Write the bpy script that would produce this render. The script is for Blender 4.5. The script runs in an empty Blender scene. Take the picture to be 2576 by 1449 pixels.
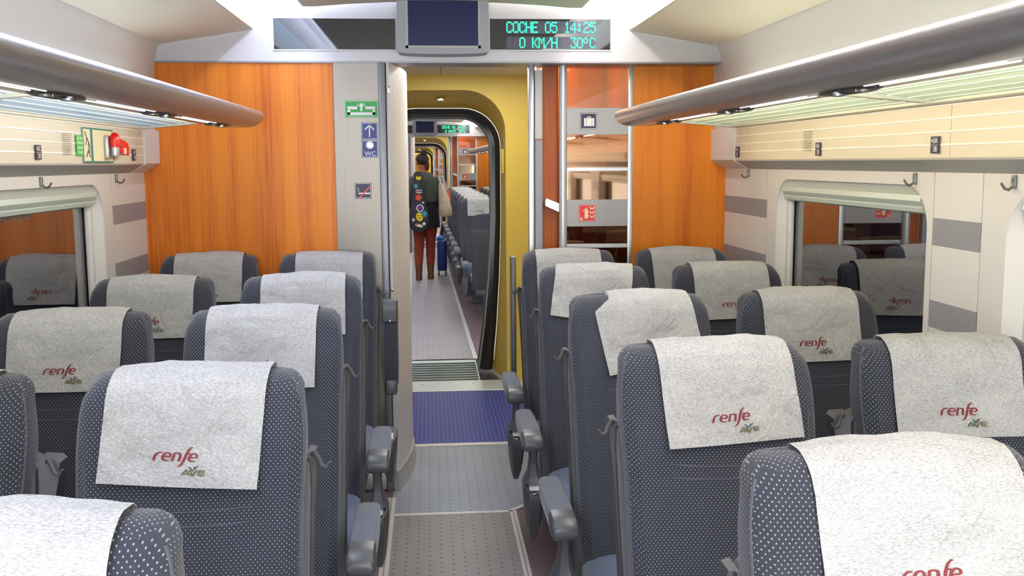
import bpy, bmesh, math, random
from mathutils import Matrix, Vector, noise, geometry

# ------------------------------------------------------------------ camera, world, view
SC = bpy.context.scene
COL = SC.collection
cam_data = bpy.data.cameras.new('camera')
cam_data.sensor_width = 36.0
cam_data.lens = 2550.0 / 2576.0 * 36.0
cam_data.clip_start = 0.02
cam = bpy.data.objects.new('camera', cam_data)
COL.objects.link(cam)
cam.matrix_world = (Matrix.Translation((0, 0, 1.64))
                    @ Matrix.Rotation(math.radians(-4.5854), 4, 'Z')
                    @ Matrix.Rotation(math.radians(90 - 7.0590), 4, 'X')
                    @ Matrix.Rotation(math.radians(-0.35), 4, 'Z'))
SC.camera = cam
world = bpy.data.worlds.new('world')
SC.world = world
world.use_nodes = True
world.node_tree.nodes['Background'].inputs[0].default_value = (0.95, 0.97, 1.0, 1)
world.node_tree.nodes['Background'].inputs[1].default_value = 5.0
SC.view_settings.view_transform = 'Standard'
SC.view_settings.look = 'None'
SC.view_settings.gamma = 1.0
SC.view_settings.exposure = 0.68
COVE = 0.68            # strength of the ceiling light diffusers
TUBE = 29.0           # strength of the tubes above them
RACK_W = 6.5          # watts of each warm light strip under the racks

SLIT_W = 4.0         # watts of the downward lamps in each rail
UP_W = 4.0           # watts of each unseen fill strip added above the racks
VEST_W = 13.0         # watts of the fill added to brighten the vestibule
def area(name, loc, sx, sy, watts, colr, rot):
    l = bpy.data.lights.new(name, 'AREA')
    l.shape = 'RECTANGLE'; l.size = sx; l.size_y = sy; l.energy = watts; l.color = colr
    o = bpy.data.objects.new(name, l); COL.objects.link(o)
    o.matrix_world = MOD @ Matrix.Translation(loc) @ Matrix.Rotation(rot[1], 4, 'Y')
    return o
def carriage_lamps(y0, y1):
    yc, ln = (y0 + y1) / 2, y1 - y0
    for sx, colr, w in ((-1, (1.0, 0.93, 0.82), RACK_W), (1, (1.0, 0.82, 0.55), RACK_W * 1.15)):
        # lamp strip on the underside of the rack rail, shining back on the wall
        area('rack_lamp', (0.057 + sx * 1.03, yc, 1.80), 0.03, ln, w * ln / 6, colr, (0, math.radians(sx * -50), 0))
        # unseen fill added above the rack to brighten upper wall and ceiling
        area('added_ceiling_fill', (0.057 + sx * 1.27, yc, 1.85), 0.05, ln, UP_W * ln / 6, (0.95, 0.97, 1.0) if sx < 0 else (1.0, 0.97, 0.88), (0, math.radians(180 - sx * 12), 0))
        # lamps behind the light slits, shining down on the seats
        area('slit_lamp', (0.057 + sx * .8805, yc, 1.7955), 0.008, ln, SLIT_W * ln / 6, (1.0, 0.98, 0.95), (0, math.radians(sx * 8), 0))
def vestibule_fills():
    area('added_bay_fill', (.85, 5.55, 2.11), 0.25, 0.3, 0.6, (1.0, 0.93, 0.82), (0, 0, 0))  # unseen fill added to brighten the bay behind the smoked panes
    area('added_vestibule_fill', (0.35, 5.75, 2.265), 0.9, 0.25, VEST_W, (1.0, 0.98, 0.92), (0, 0, 0))  # fill added under the ceiling to brighten the vestibule
    area('added_vestibule_fill', (0.35, 6.9, 2.265), 0.9, 0.2, VEST_W * .5, (1.0, 0.98, 0.92), (0, 0, 0))

MOD = Matrix.Identity(4)      # transform of the carriage being built
XC = 0.08                     # centre line of the carriage

# ------------------------------------------------------------------ materials
def lin(c):
    return tuple((v / 255 / 12.92 if v / 255 <= 0.04045 else ((v / 255 + 0.055) / 1.055) ** 2.4) for v in c)
def nodes(m):
    m.use_nodes = True
    return m.node_tree, m.node_tree.nodes['Principled BSDF']
def mat(name, rgb, rough=0.5, metal=0.0, ior=None, emit=None, es=0.0, var=0.0, vscale=6.0, bump=0.0, bscale=200.0, coat=0.0):
    m = bpy.data.materials.new(name)
    nt, b = nodes(m)
    c = lin(rgb)
    b.inputs['Base Color'].default_value = (*c, 1)
    b.inputs['Roughness'].default_value = rough
    b.inputs['Metallic'].default_value = metal
    if ior: b.inputs['IOR'].default_value = ior
    if coat: b.inputs['Coat Weight'].default_value = coat
    if emit:
        b.inputs['Emission Color'].default_value = (*lin(emit), 1)
        b.inputs['Emission Strength'].default_value = es
    if var or bump:
        tc = nt.nodes.new('ShaderNodeTexCoord')
    if var:
        n = nt.nodes.new('ShaderNodeTexNoise'); n.inputs['Scale'].default_value = vscale
        n.inputs['Detail'].default_value = 4
        nt.links.new(tc.outputs['Object'], n.inputs['Vector'])
        r = nt.nodes.new('ShaderNodeMapRange')
        r.inputs[1].default_value = 0.3; r.inputs[2].default_value = 0.7
        r.inputs[3].default_value = 1 - var; r.inputs[4].default_value = 1 + var
        nt.links.new(n.outputs['Fac'], r.inputs[0])
        mx = nt.nodes.new('ShaderNodeVectorMath'); mx.operation = 'SCALE'
        mx.inputs[0].default_value = c
        nt.links.new(r.outputs[0], mx.inputs['Scale'])
        nt.links.new(mx.outputs[0], b.inputs['Base Color'])
    if bump:
        n = nt.nodes.new('ShaderNodeTexNoise'); n.inputs['Scale'].default_value = bscale
        nt.links.new(tc.outputs['Object'], n.inputs['Vector'])
        bp = nt.nodes.new('ShaderNodeBump'); bp.inputs['Strength'].default_value = bump
        bp.inputs['Distance'].default_value = 0.002
        nt.links.new(n.outputs['Fac'], bp.inputs['Height'])
        nt.links.new(bp.outputs[0], b.inputs['Normal'])
    return m
def math_node(nt, op, a, b=None, c=None):
    n = nt.nodes.new('ShaderNodeMath'); n.operation = op
    for i, v in enumerate((a, b, c)):
        if v is None: continue
        if isinstance(v, (int, float)): n.inputs[i].default_value = v
        else: nt.links.new(v, n.inputs[i])
    return n.outputs[0]
def mix_col(nt, fac, a, b):
    n = nt.nodes.new('ShaderNodeMix'); n.data_type = 'RGBA'
    if isinstance(fac, (int, float)): n.inputs[0].default_value = fac
    else: nt.links.new(fac, n.inputs[0])
    for i, v in ((6, a), (7, b)):
        if isinstance(v, tuple): n.inputs[i].default_value = (*v, 1)
        else: nt.links.new(v, n.inputs[i])
    return n.outputs[2]
def obj_xyz(nt):
    tc = nt.nodes.new('ShaderNodeTexCoord'); s = nt.nodes.new('ShaderNodeSeparateXYZ')
    nt.links.new(tc.outputs['Object'], s.inputs[0])
    return tc, s.outputs[0], s.outputs[1], s.outputs[2]

M = {}
M['wall'] = mat('wall_white', (222, 220, 214), 0.45)
M['upper'] = mat('upper_wall_grey', (222, 218, 213), 0.55, bump=0.15, bscale=500)
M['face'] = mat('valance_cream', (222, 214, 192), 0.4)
M['bevel'] = mat('valance_grey', (176, 174, 168), 0.45)
M['ceil'] = mat('ceiling_cream', (220, 214, 192), 0.6, bump=0.2, bscale=700)
M['header'] = mat('header_silver', (196, 194, 196), 0.4, 0.15)
M['alu'] = mat('brushed_aluminium', (196, 198, 198), 0.35, 0.7)
M['alu_dark'] = mat('anodised_grey', (140, 142, 146), 0.4, 0.5)
M['pole'] = mat('painted_pole_grey', (205, 207, 208), 0.3, 0.4)
M['column'] = mat('column_light_grey', (214, 213, 211), 0.4)
M['grey_panel'] = mat('grey_panel', (150, 154, 164), 0.5)
M['band'] = mat('grey_band', (172, 170, 168), 0.45, 0.1)
M['yellow'] = mat('yellow_paint', (212, 184, 74), 0.45, bump=0.1, bscale=400)
M['rubber'] = mat('black_rubber', (22, 24, 23), 0.35)
M['black'] = mat('black_gap', (14, 14, 16), 0.6)
M['blackglass'] = mat('black_glass', (30, 32, 36), 0.04, ior=1.9)
M['screen'] = mat('switched_off_screen', (38, 42, 84), 0.25, ior=1.3)
M['screen_frame'] = mat('screen_frame_grey', (158, 161, 168), 0.45)
M['led'] = mat('led_green', (20, 190, 120), 0.5, emit=(30, 255, 160), es=1.6)
M['led_cell'] = mat('led_cell_grey', (66, 68, 84), 0.3)
M['red'] = mat('red_plastic', (226, 20, 16), 0.3)
M['white'] = mat('white_print', (236, 236, 230), 0.5)
M['cream'] = mat('cream_print', (240, 230, 186), 0.5)
M['teal'] = mat('teal_print', (20, 130, 124), 0.5)
M['sign_green'] = mat('sign_green', (16, 158, 58), 0.4)
M['lime'] = mat('label_green', (60, 190, 70), 0.45)
M['sign_blue'] = mat('sign_blue', (26, 44, 122), 0.4)
M['sign_navy'] = mat('sign_navy', (36, 34, 66), 0.4)
M['dark_print'] = mat('dark_print', (40, 42, 48), 0.5)
M['rail'] = mat('pearl_grey_rail', (158, 154, 154), 0.3, 0.5, bump=0.03, bscale=900)
M['grille'] = mat('grille_dark', (66, 64, 64), 0.4, 0.3)
M['shell'] = mat('seat_shell_grey', (74, 73, 77), 0.45)
M['cap'] = mat('armrest_cap_grey', (88, 90, 94), 0.35)
M['console'] = mat('seat_console_grey', (82, 84, 90), 0.4)
M['label'] = mat('console_label_silver', (205, 206, 204), 0.35)
M['chrome'] = mat('chrome', (210, 205, 200), 0.15, 1.0)
M['threshold'] = mat('threshold_metal', (196, 206, 200), 0.4, 0.3)
M['hook'] = mat('hook_grey', (120, 120, 118), 0.3, 0.6)
M['skin'] = mat('skin', (196, 104, 66), 0.55)
M['tights'] = mat('rust_red_tights', (140, 52, 34), 0.8, var=0.2, vscale=12)
M['boot'] = mat('boot_brown', (104, 62, 40), 0.6)
M['hair'] = mat('hair_brown', (62, 40, 34), 0.7, var=0.3, vscale=40)
M['jacket'] = mat('jacket_grey_green', (74, 84, 74), 0.8, var=0.25, vscale=25)
M['black_cloth'] = mat('black_cloth', (28, 29, 34), 0.85, var=0.2, vscale=20)
M['case'] = mat('case_black', (52, 48, 52), 0.6, var=0.15, vscale=18)
M['tote'] = mat('tote_cream', (196, 180, 156), 0.85, var=0.12, vscale=14)
M['blue_case'] = mat('suitcase_blue', (24, 44, 120), 0.4)
M['red_case'] = mat('suitcase_red', (190, 40, 34), 0.5)
M['st_yellow'] = mat('sticker_yellow', (235, 214, 20), 0.5)
M['st_orange'] = mat('sticker_orange', (236, 92, 40), 0.5)
M['st_cyan'] = mat('sticker_cyan', (60, 170, 190), 0.5)
M['st_blue'] = mat('sticker_blue', (40, 70, 160), 0.5)
M['logo_red'] = mat('print_dark_red', (124, 34, 42), 0.6)
M['logo_olive'] = mat('print_olive', (88, 92, 58), 0.6)
M['logo_navy'] = mat('print_navy', (44, 50, 66), 0.6)
M['gold'] = mat('print_gold', (200, 160, 50), 0.6)
for k, c, s in (('cove_l', (196, 230, 255), COVE), ('cove_r', (236, 250, 255), COVE)):
    M[k] = mat('light_diffuser_' + ('cool' if k == 'cove_l' else 'neutral'), c, 0.4, emit=c, es=s)
M['tube_l'] = mat('fluorescent_cool', (255, 255, 255), 0.4, emit=(222, 226, 255), es=TUBE)
M['tube_r'] = mat('fluorescent_warm', (255, 255, 255), 0.4, emit=(255, 244, 236), es=TUBE)
M['slit'] = mat('light_slit', (255, 255, 255), 0.4, emit=(255, 252, 250), es=3.0)
M['downlight'] = mat('downlight_lens', (255, 255, 255), 0.4, emit=(255, 250, 235), es=14.0)

def wood_mat(name, c1, c2, c3, rough=0.35):
    m = bpy.data.materials.new(name); nt, b = nodes(m)
    tc, x, y, z = obj_xyz(nt)
    mp = nt.nodes.new('ShaderNodeMapping'); mp.inputs['Scale'].default_value = (60, 60, 1.6)
    nt.links.new(tc.outputs['Object'], mp.inputs[0])
    n1 = nt.nodes.new('ShaderNodeTexNoise'); n1.inputs['Scale'].default_value = 2.2; n1.inputs['Detail'].default_value = 5
    nt.links.new(mp.outputs[0], n1.inputs['Vector'])
    mp2 = nt.nodes.new('ShaderNodeMapping'); mp2.inputs['Scale'].default_value = (11, 11, 0.25)
    nt.links.new(tc.outputs['Object'], mp2.inputs[0])
    n2 = nt.nodes.new('ShaderNodeTexNoise'); n2.inputs['Scale'].default_value = 1.0; n2.inputs['Detail'].default_value = 2
    nt.links.new(mp2.outputs[0], n2.inputs['Vector'])
    f1 = nt.nodes.new('ShaderNodeMapRange'); f1.inputs[1].default_value = 0.35; f1.inputs[2].default_value = 0.65
    nt.links.new(n1.outputs['Fac'], f1.inputs[0])
    f2 = nt.nodes.new('ShaderNodeMapRange'); f2.inputs[1].default_value = 0.38; f2.inputs[2].default_value = 0.62
    nt.links.new(n2.outputs['Fac'], f2.inputs[0])
    a = mix_col(nt, f2.outputs[0], lin(c1), lin(c2))
    k = math_node(nt, 'MULTIPLY', f1.outputs[0], 0.45)
    nt.links.new(mix_col(nt, k, a, lin(c3)), b.inputs['Base Color'])
    b.inputs['Roughness'].default_value = rough
    b.inputs['Coat Weight'].default_value = 0.08
    b.inputs['Specular IOR Level'].default_value = 0.3
    b.inputs['Coat Roughness'].default_value = 0.25
    return m
M['wood'] = wood_mat('orange_wood_veneer', (222, 126, 24), (192, 92, 8), (234, 144, 42))
M['wood_dark'] = wood_mat('red_brown_wood_veneer', (186, 92, 22), (154, 68, 14), (196, 106, 36), 0.45)

def steel_mat():
    m = bpy.data.materials.new('brushed_steel'); nt, b = nodes(m)
    tc, x, y, z = obj_xyz(nt)
    mp = nt.nodes.new('ShaderNodeMapping'); mp.inputs['Scale'].default_value = (400, 4, 3)
    nt.links.new(tc.outputs['Object'], mp.inputs[0])
    n = nt.nodes.new('ShaderNodeTexNoise'); n.inputs['Scale'].default_value = 1.0
    nt.links.new(mp.outputs[0], n.inputs['Vector'])
    nt.links.new(mix_col(nt, n.outputs['Fac'], lin((122, 116, 108)), lin((146, 140, 131))), b.inputs['Base Color'])
    b.inputs['Metallic'].default_value = 0.85
    b.inputs['Roughness'].default_value = 0.38
    return m
M['steel'] = steel_mat()

def stripe_mat():
    # white pier panel with two printed grey bands at fixed heights
    m = bpy.data.materials.new('pier_panel_with_grey_bands'); nt, b = nodes(m)
    tc, x, y, z = obj_xyz(nt)
    def between(lo, hi):
        return math_node(nt, 'MULTIPLY', math_node(nt, 'GREATER_THAN', z, lo), math_node(nt, 'LESS_THAN', z, hi))
    f = math_node(nt, 'ADD', between(1.383, 1.466), between(1.133, 1.216))
    nt.links.new(mix_col(nt, f, lin((224, 222, 216)), lin((150, 150, 154))), b.inputs['Base Color'])
    b.inputs['Roughness'].default_value = 0.45
    return m
M['pier'] = stripe_mat()

def fabric_mat(name, base, dot, sp=0.0094, r=0.11, weave=True):
    # dark fabric with a staggered lattice of small light dots
    m = bpy.data.materials.new(name); nt, b = nodes(m)
    tc, x, y, z = obj_xyz(nt)
    sn = nt.nodes.new('ShaderNodeSeparateXYZ'); nt.links.new(tc.outputs['Normal'], sn.inputs[0])
    sx = math_node(nt, 'GREATER_THAN', math_node(nt, 'ABSOLUTE', sn.outputs[0]), 0.75)
    sz = math_node(nt, 'GREATER_THAN', math_node(nt, 'ABSOLUTE', sn.outputs[2]), 0.8)
    def sel(f, a, c):
        return math_node(nt, 'ADD', math_node(nt, 'MULTIPLY', f, c), math_node(nt, 'MULTIPLY', math_node(nt, 'SUBTRACT', 1.0, f), a))
    u = math_node(nt, 'DIVIDE', sel(sx, x, y), sp)
    v = math_node(nt, 'DIVIDE', sel(sz, z, y), sp * 1.15)
    def lattice(off):
        fu = math_node(nt, 'SUBTRACT', math_node(nt, 'FRACT', math_node(nt, 'ADD', u, off)), 0.5)
        fv = math_node(nt, 'SUBTRACT', math_node(nt, 'FRACT', math_node(nt, 'ADD', v, off)), 0.5)
        d = math_node(nt, 'SQRT', math_node(nt, 'ADD', math_node(nt, 'MULTIPLY', fu, fu), math_node(nt, 'MULTIPLY', fv, fv)))
        mr = nt.nodes.new('ShaderNodeMapRange'); nt.links.new(d, mr.inputs[0])
        mr.inputs[1].default_value = r * 1.25; mr.inputs[2].default_value = r * 0.8
        return mr.outputs[0]
    f = math_node(nt, 'ADD', lattice(10.0), lattice(10.5))
    n = nt.nodes.new('ShaderNodeTexNoise'); n.inputs['Scale'].default_value = 9
    nt.links.new(tc.outputs['Object'], n.inputs['Vector'])
    bb = mix_col(nt, n.outputs['Fac'], lin(tuple(c * 0.9 for c in base)), lin(tuple(c * 1.1 for c in base)))
    nt.links.new(mix_col(nt, f, bb, lin(dot)), b.inputs['Base Color'])
    b.inputs['Roughness'].default_value = 0.9
    b.inputs['Sheen Weight'].default_value = 0.25
    bp = nt.nodes.new('ShaderNodeBump'); bp.inputs['Strength'].default_value = 0.3; bp.inputs['Distance'].default_value = 0.001
    nt.links.new(f, bp.inputs['Height']); nt.links.new(bp.outputs[0], b.inputs['Normal'])
    return m
M['fabric'] = fabric_mat('dotted_slate_fabric', (47, 50, 60), (146, 150, 166))
M['fabric_arm'] = fabric_mat('armrest_fabric', (64, 70, 84), (150, 158, 174), 0.006, 0.17)
M['piping'] = mat('seat_piping', (88, 88, 102), 0.8)
M['cushion'] = fabric_mat('cushion_fabric', (84, 98, 128), (110, 124, 152), 0.006, 0.2)

def cover_mat():
    m = bpy.data.materials.new('nonwoven_headrest_cloth'); nt, b = nodes(m)
    tc, x, y, z = obj_xyz(nt)
    mp = nt.nodes.new('ShaderNodeMapping'); mp.inputs['Scale'].default_value = (170, 620, 900)
    nt.links.new(tc.outputs['Object'], mp.inputs[0])
    n = nt.nodes.new('ShaderNodeTexNoise'); n.inputs['Scale'].default_value = 1; n.inputs['Detail'].default_value = 4
    nt.links.new(mp.outputs[0], n.inputs['Vector'])
    mr = nt.nodes.new('ShaderNodeMapRange'); mr.inputs[1].default_value = 0.36; mr.inputs[2].default_value = 0.64
    nt.links.new(n.outputs['Fac'], mr.inputs[0])
    mp3 = nt.nodes.new('ShaderNodeMapping'); mp3.inputs['Scale'].default_value = (7, 16, 16)
    nt.links.new(tc.outputs['Object'], mp3.inputs[0])
    n3 = nt.nodes.new('ShaderNodeTexNoise'); n3.inputs['Scale'].default_value = 1; n3.inputs['Detail'].default_value = 5
    nt.links.new(mp3.outputs[0], n3.inputs['Vector'])
    f = math_node(nt, 'ADD', math_node(nt, 'MULTIPLY', mr.outputs[0], 0.6), math_node(nt, 'MULTIPLY', n3.outputs['Fac'], 0.5))
    nt.links.new(mix_col(nt, f, lin((122, 123, 126)), lin((208, 207, 203))), b.inputs['Base Color'])
    b.inputs['Roughness'].default_value = 0.85
    n2 = nt.nodes.new('ShaderNodeTexNoise'); n2.inputs['Scale'].default_value = 9; n2.inputs['Detail'].default_value = 5
    n2.inputs['Distortion'].default_value = 1.2
    nt.links.new(tc.outputs['Object'], n2.inputs['Vector'])
    bp = nt.nodes.new('ShaderNodeBump'); bp.inputs['Strength'].default_value = 0.8; bp.inputs['Distance'].default_value = 0.02
    nt.links.new(n2.outputs['Fac'], bp.inputs['Height']); nt.links.new(bp.outputs[0], b.inputs['Normal'])
    return m
M['cover'] = cover_mat()

def floor_mat(name, base, dark, lattice=True):
    m = bpy.data.materials.new(name); nt, b = nodes(m)
    tc, x, y, z = obj_xyz(nt)
    n = nt.nodes.new('ShaderNodeTexNoise'); n.inputs['Scale'].default_value = 350
    nt.links.new(tc.outputs['Object'], n.inputs['Vector'])
    n2 = nt.nodes.new('ShaderNodeTexNoise'); n2.inputs['Scale'].default_value = 3
    nt.links.new(tc.outputs['Object'], n2.inputs['Vector'])
    f = math_node(nt, 'ADD', math_node(nt, 'MULTIPLY', n.outputs['Fac'], 0.5), math_node(nt, 'MULTIPLY', n2.outputs['Fac'], 0.5))
    col = mix_col(nt, f, lin(tuple(c * 0.82 for c in base)), lin(tuple(c * 1.16 for c in base)))
    if lattice:
        u = math_node(nt, 'DIVIDE', x, 0.049); v = math_node(nt, 'DIVIDE', y, 0.05)
        half = math_node(nt, 'MULTIPLY', math_node(nt, 'FRACT', math_node(nt, 'MULTIPLY', math_node(nt, 'FLOOR', u), 0.5)), 1.0)
        fu = math_node(nt, 'SUBTRACT', math_node(nt, 'FRACT', u), 0.5)
        fv = math_node(nt, 'SUBTRACT', math_node(nt, 'FRACT', math_node(nt, 'ADD', v, half)), 0.5)
        d = math_node(nt, 'SQRT', math_node(nt, 'ADD', math_node(nt, 'MULTIPLY', fu, fu), math_node(nt, 'MULTIPLY', fv, fv)))
        mr = nt.nodes.new('ShaderNodeMapRange'); nt.links.new(d, mr.inputs[0])
        mr.inputs[1].default_value = 0.13; mr.inputs[2].default_value = 0.08
        col = mix_col(nt, mr.outputs[0], col, lin(dark))
    nt.links.new(col, b.inputs['Base Color'])
    b.inputs['Roughness'].default_value = 0.45
    return m
M['runner'] = floor_mat('grey_studded_runner', (124, 120, 120), (44, 46, 52))
M['entry'] = floor_mat('entry_floor_grey', (128, 136, 146), (58, 66, 78))
M['maroon'] = floor_mat('maroon_floor', (98, 78, 80), (0, 0, 0), False)
def mat_ribs(name, c1, c2, pitch, axis):
    m = bpy.data.materials.new(name); nt, b = nodes(m)
    tc, x, y, z = obj_xyz(nt)
    a = x if axis == 'x' else y
    s = math_node(nt, 'SINE', math_node(nt, 'MULTIPLY', a, 2 * math.pi / pitch))
    f = math_node(nt, 'ADD', math_node(nt, 'MULTIPLY', s, 0.5), 0.5)
    nt.links.new(mix_col(nt, f, lin(c1), lin(c2)), b.inputs['Base Color'])
    b.inputs['Roughness'].default_value = 0.6
    return m
M['blue_mat'] = mat_ribs('ribbed_blue_mat', (38, 46, 92), (52, 68, 170), 0.026, 'x')

def smoked():
    m = bpy.data.materials.new('smoked_glass'); nt = None
    m.use_nodes = True; nt = m.node_tree
    nt.nodes.remove(nt.nodes['Principled BSDF'])
    out = nt.nodes['Material Output']
    t = nt.nodes.new('ShaderNodeBsdfTransparent'); t.inputs[0].default_value = (0.74, 0.52, 0.34, 1)
    g = nt.nodes.new('ShaderNodeBsdfGlossy'); g.inputs['Roughness'].default_value = 0.03
    g.inputs['Color'].default_value = (0.85, 0.68, 0.48, 1)
    mx = nt.nodes.new('ShaderNodeMixShader'); mx.inputs[0].default_value = 0.22
    nt.links.new(t.outputs[0], mx.inputs[1]); nt.links.new(g.outputs[0], mx.inputs[2])
    nt.links.new(mx.outputs[0], out.inputs[0])
    return m
M['smoked'] = smoked()
def shelf_glass(name, rgb):
    m = bpy.data.materials.new(name); m.use_nodes = True; nt = m.node_tree
    nt.nodes.remove(nt.nodes['Principled BSDF']); out = nt.nodes['Material Output']
    t = nt.nodes.new('ShaderNodeBsdfTranslucent'); t.inputs[0].default_value = (*lin(rgb), 1)
    tr = nt.nodes.new('ShaderNodeBsdfTransparent'); tr.inputs[0].default_value = (*lin(rgb), 1)
    d = nt.nodes.new('ShaderNodeBsdfDiffuse'); d.inputs[0].default_value = (*lin(rgb), 1)
    g = nt.nodes.new('ShaderNodeBsdfGlossy'); g.inputs['Roughness'].default_value = 0.06
    g.inputs['Color'].default_value = (*lin(tuple(min(255, c + 40) for c in rgb)), 1)
    m1 = nt.nodes.new('ShaderNodeMixShader'); m1.inputs[0].default_value = 0.35
    m2 = nt.nodes.new('ShaderNodeMixShader'); m2.inputs[0].default_value = 0.3
    m3 = nt.nodes.new('ShaderNodeMixShader'); m3.inputs[0].default_value = 0.35
    nt.links.new(t.outputs[0], m1.inputs[1]); nt.links.new(tr.outputs[0], m1.inputs[2])
    nt.links.new(m1.outputs[0], m2.inputs[1]); nt.links.new(d.outputs[0], m2.inputs[2])
    nt.links.new(m2.outputs[0], m3.inputs[1]); nt.links.new(g.outputs[0], m3.inputs[2])
    nt.links.new(m3.outputs[0], out.inputs[0])
    return m
M['shelf_l'] = shelf_glass('frosted_shelf_glass_bluish_lit', (206, 232, 252))  # same glass on both sides; its bluish light is put into the colour
M['shelf_r'] = shelf_glass('frosted_shelf_glass_greenish_lit', (222, 244, 226))  # greenish light put into the colour of the same glass
M['window'] = mat('night_window_glass', (10, 16, 30), 0.02, ior=4.5)

# ------------------------------------------------------------------ object helpers
def tag(o, label=None, cat=None, group=None, kind=None):
    if label: o['label'] = label
    if cat: o['category'] = cat
    if group: o['group'] = group
    if kind: o['kind'] = kind
    return o
def smooth(me, ang=35):
    bm = bmesh.new(); bm.from_mesh(me)
    bmesh.ops.recalc_face_normals(bm, faces=bm.faces)
    a = math.radians(ang)
    for f in bm.faces: f.smooth = True
    for e in bm.edges:
        if len(e.link_faces) == 2: e.smooth = e.calc_face_angle(0) < a
        else: e.smooth = False
    bm.to_mesh(me); bm.free()
def link(name, me, m, parent=None, sm=35):
    if m is not None and not me.materials: me.materials.append(m)
    if sm: smooth(me, sm)
    o = bpy.data.objects.new(name, me); COL.objects.link(o)
    if parent: o.parent = parent
    else: o.matrix_world = MOD
    return o
def empty(name, loc, rz=0.0):
    o = bpy.data.objects.new(name, None); COL.objects.link(o)
    o.empty_display_size = 0.1
    o.matrix_world = MOD @ Matrix.Translation(loc) @ Matrix.Rotation(rz, 4, 'Z')
    return o
class MB:
    def __init__(s): s.bm = bmesh.new()
    def box(s, x0, x1, y0, y1, z0, z1, bev=0.0, seg=2, mtx=None):
        v = [s.bm.verts.new((x, y, z)) for x in (x0, x1) for y in (y0, y1) for z in (z0, z1)]
        fs = [s.bm.faces.new([v[i] for i in q]) for q in ((0, 1, 3, 2), (4, 6, 7, 5), (0, 4, 5, 1), (2, 3, 7, 6), (0, 2, 6, 4), (1, 5, 7, 3))]
        geom = v
        if bev:
            es = {e for f in fs for e in f.edges}
            r = bmesh.ops.bevel(s.bm, geom=list(es), offset=bev, segments=seg, profile=0.5, affect='EDGES')
            geom = list(set(r['verts']) | {x for x in v if x.is_valid})
        if mtx is not None: bmesh.ops.transform(s.bm, matrix=mtx, verts=geom)
        return s
    def prism(s, pts, axis, a, b, caps=True, closed=True):
        # pts 2D; axis 'y': (x,z) along Y; 'x': (y,z) along X; 'z': (x,y) along Z
        def P(p, t):
            return {'y': (p[0], t, p[1]), 'x': (t, p[0], p[1]), 'z': (p[0], p[1], t)}[axis]
        A = [s.bm.verts.new(P(p, a)) for p in pts]; B = [s.bm.verts.new(P(p, b)) for p in pts]
        n = len(pts)
        for i in range(n if closed else n - 1):
            j = (i + 1) % n
            s.bm.faces.new((A[i], A[j], B[j], B[i]))
        if caps and closed:
            s.bm.faces.new(A); s.bm.faces.new(B[::-1])
        return s
    def loft(s, rings, caps=True, closed=True):
        R = [[s.bm.verts.new(p) for p in r] for r in rings]
        n = len(R[0])
        for a, b in zip(R, R[1:]):
            for i in range(n if closed else n - 1):
                j = (i + 1) % n
                s.bm.faces.new((a[i], a[j], b[j], b[i]))
        if caps and closed:
            s.bm.faces.new(R[0][::-1]); s.bm.faces.new(R[-1])
        return s
    def tube(s, path, r, n=10, caps=True):
        rings = []
        path = [Vector(p) for p in path]
        rr = r if isinstance(r, (list, tuple)) else [r] * len(path)
        up = None
        for i, p in enumerate(path):
            d = (path[min(i + 1, len(path) - 1)] - path[max(i - 1, 0)]).normalized()
            if up is None:
                up = Vector((0, 0, 1)) if abs(d.z) < 0.9 else Vector((0, 1, 0))
            x = d.cross(up).normalized(); u = x.cross(d).normalized(); up = u
            rings.append([p + (x * math.cos(t) + u * math.sin(t)) * rr[i] for t in [2 * math.pi * k / n for k in range(n)]])
        return s.loft(rings, caps)
    def lathe(s, prof, c, n=24, axis='z'):
        rings = []
        for r, h in prof:
            ring = []
            for k in range(n):
                t = 2 * math.pi * k / n
                a, b = r * math.cos(t), r * math.sin(t)
                ring.append({'z': (c[0] + a, c[1] + b, c[2] + h), 'y': (c[0] + a, c[1] + h, c[2] + b), 'x': (c[0] + h, c[1] + a, c[2] + b)}[axis])
            rings.append(ring)
        return s.loft(rings)
    def poly(s, pts):
        s.bm.faces.new([s.bm.verts.new(p) for p in pts]); return s
    def mesh(s, name):
        me = bpy.data.meshes.new(name); s.bm.to_mesh(me); s.bm.free(); return me
    def build(s, name, m, parent=None, sm=35):
        return link(name, s.mesh(name), m, parent, sm)
def st(name, mb, m, sm=35):
    return tag(mb.build(name, m, None, sm), kind='structure')
def plane_text(name, s, size, m, parent, mtx, align='CENTER', ext=0.0003, shear=0.0, sx=1.0):
    cu = bpy.data.curves.new(name, 'FONT'); cu.body = s; cu.size = size; cu.align_x = align; cu.align_y = 'CENTER'
    cu.extrude = ext; cu.shear = shear
    t = bpy.data.objects.new('tmp', cu)
    me = bpy.data.meshes.new_from_object(t)
    bpy.data.objects.remove(t)
    me.transform(mtx @ Matrix.Diagonal((sx, 1, 1, 1)))
    me.name = name
    return link(name, me, m, parent, 0)
FRONT = Matrix.Rotation(math.radians(90), 4, 'X')        # text in the XZ plane, read from -Y

BOLD = 1.0
def strips(mb, pts, widths, f, n=2):
    # a stroke of varying width as quads, mapped by f(x, y)
    P = [Vector(p) for p in pts]
    L, R = [], []
    for i, p in enumerate(P):
        d = (P[min(i + 1, len(P) - 1)] - P[max(i - 1, 0)])
        if d.length < 1e-9: d = Vector((1, 0))
        d.normalize(); nn = Vector((-d.y, d.x)); w = widths[i] / 2 * BOLD
        L.append(mb.bm.verts.new(f(*(p + nn * w)))); R.append(mb.bm.verts.new(f(*(p - nn * w))))
    for i in range(len(P) - 1):
        mb.bm.faces.new((L[i], L[i + 1], R[i + 1], R[i]))

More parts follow.
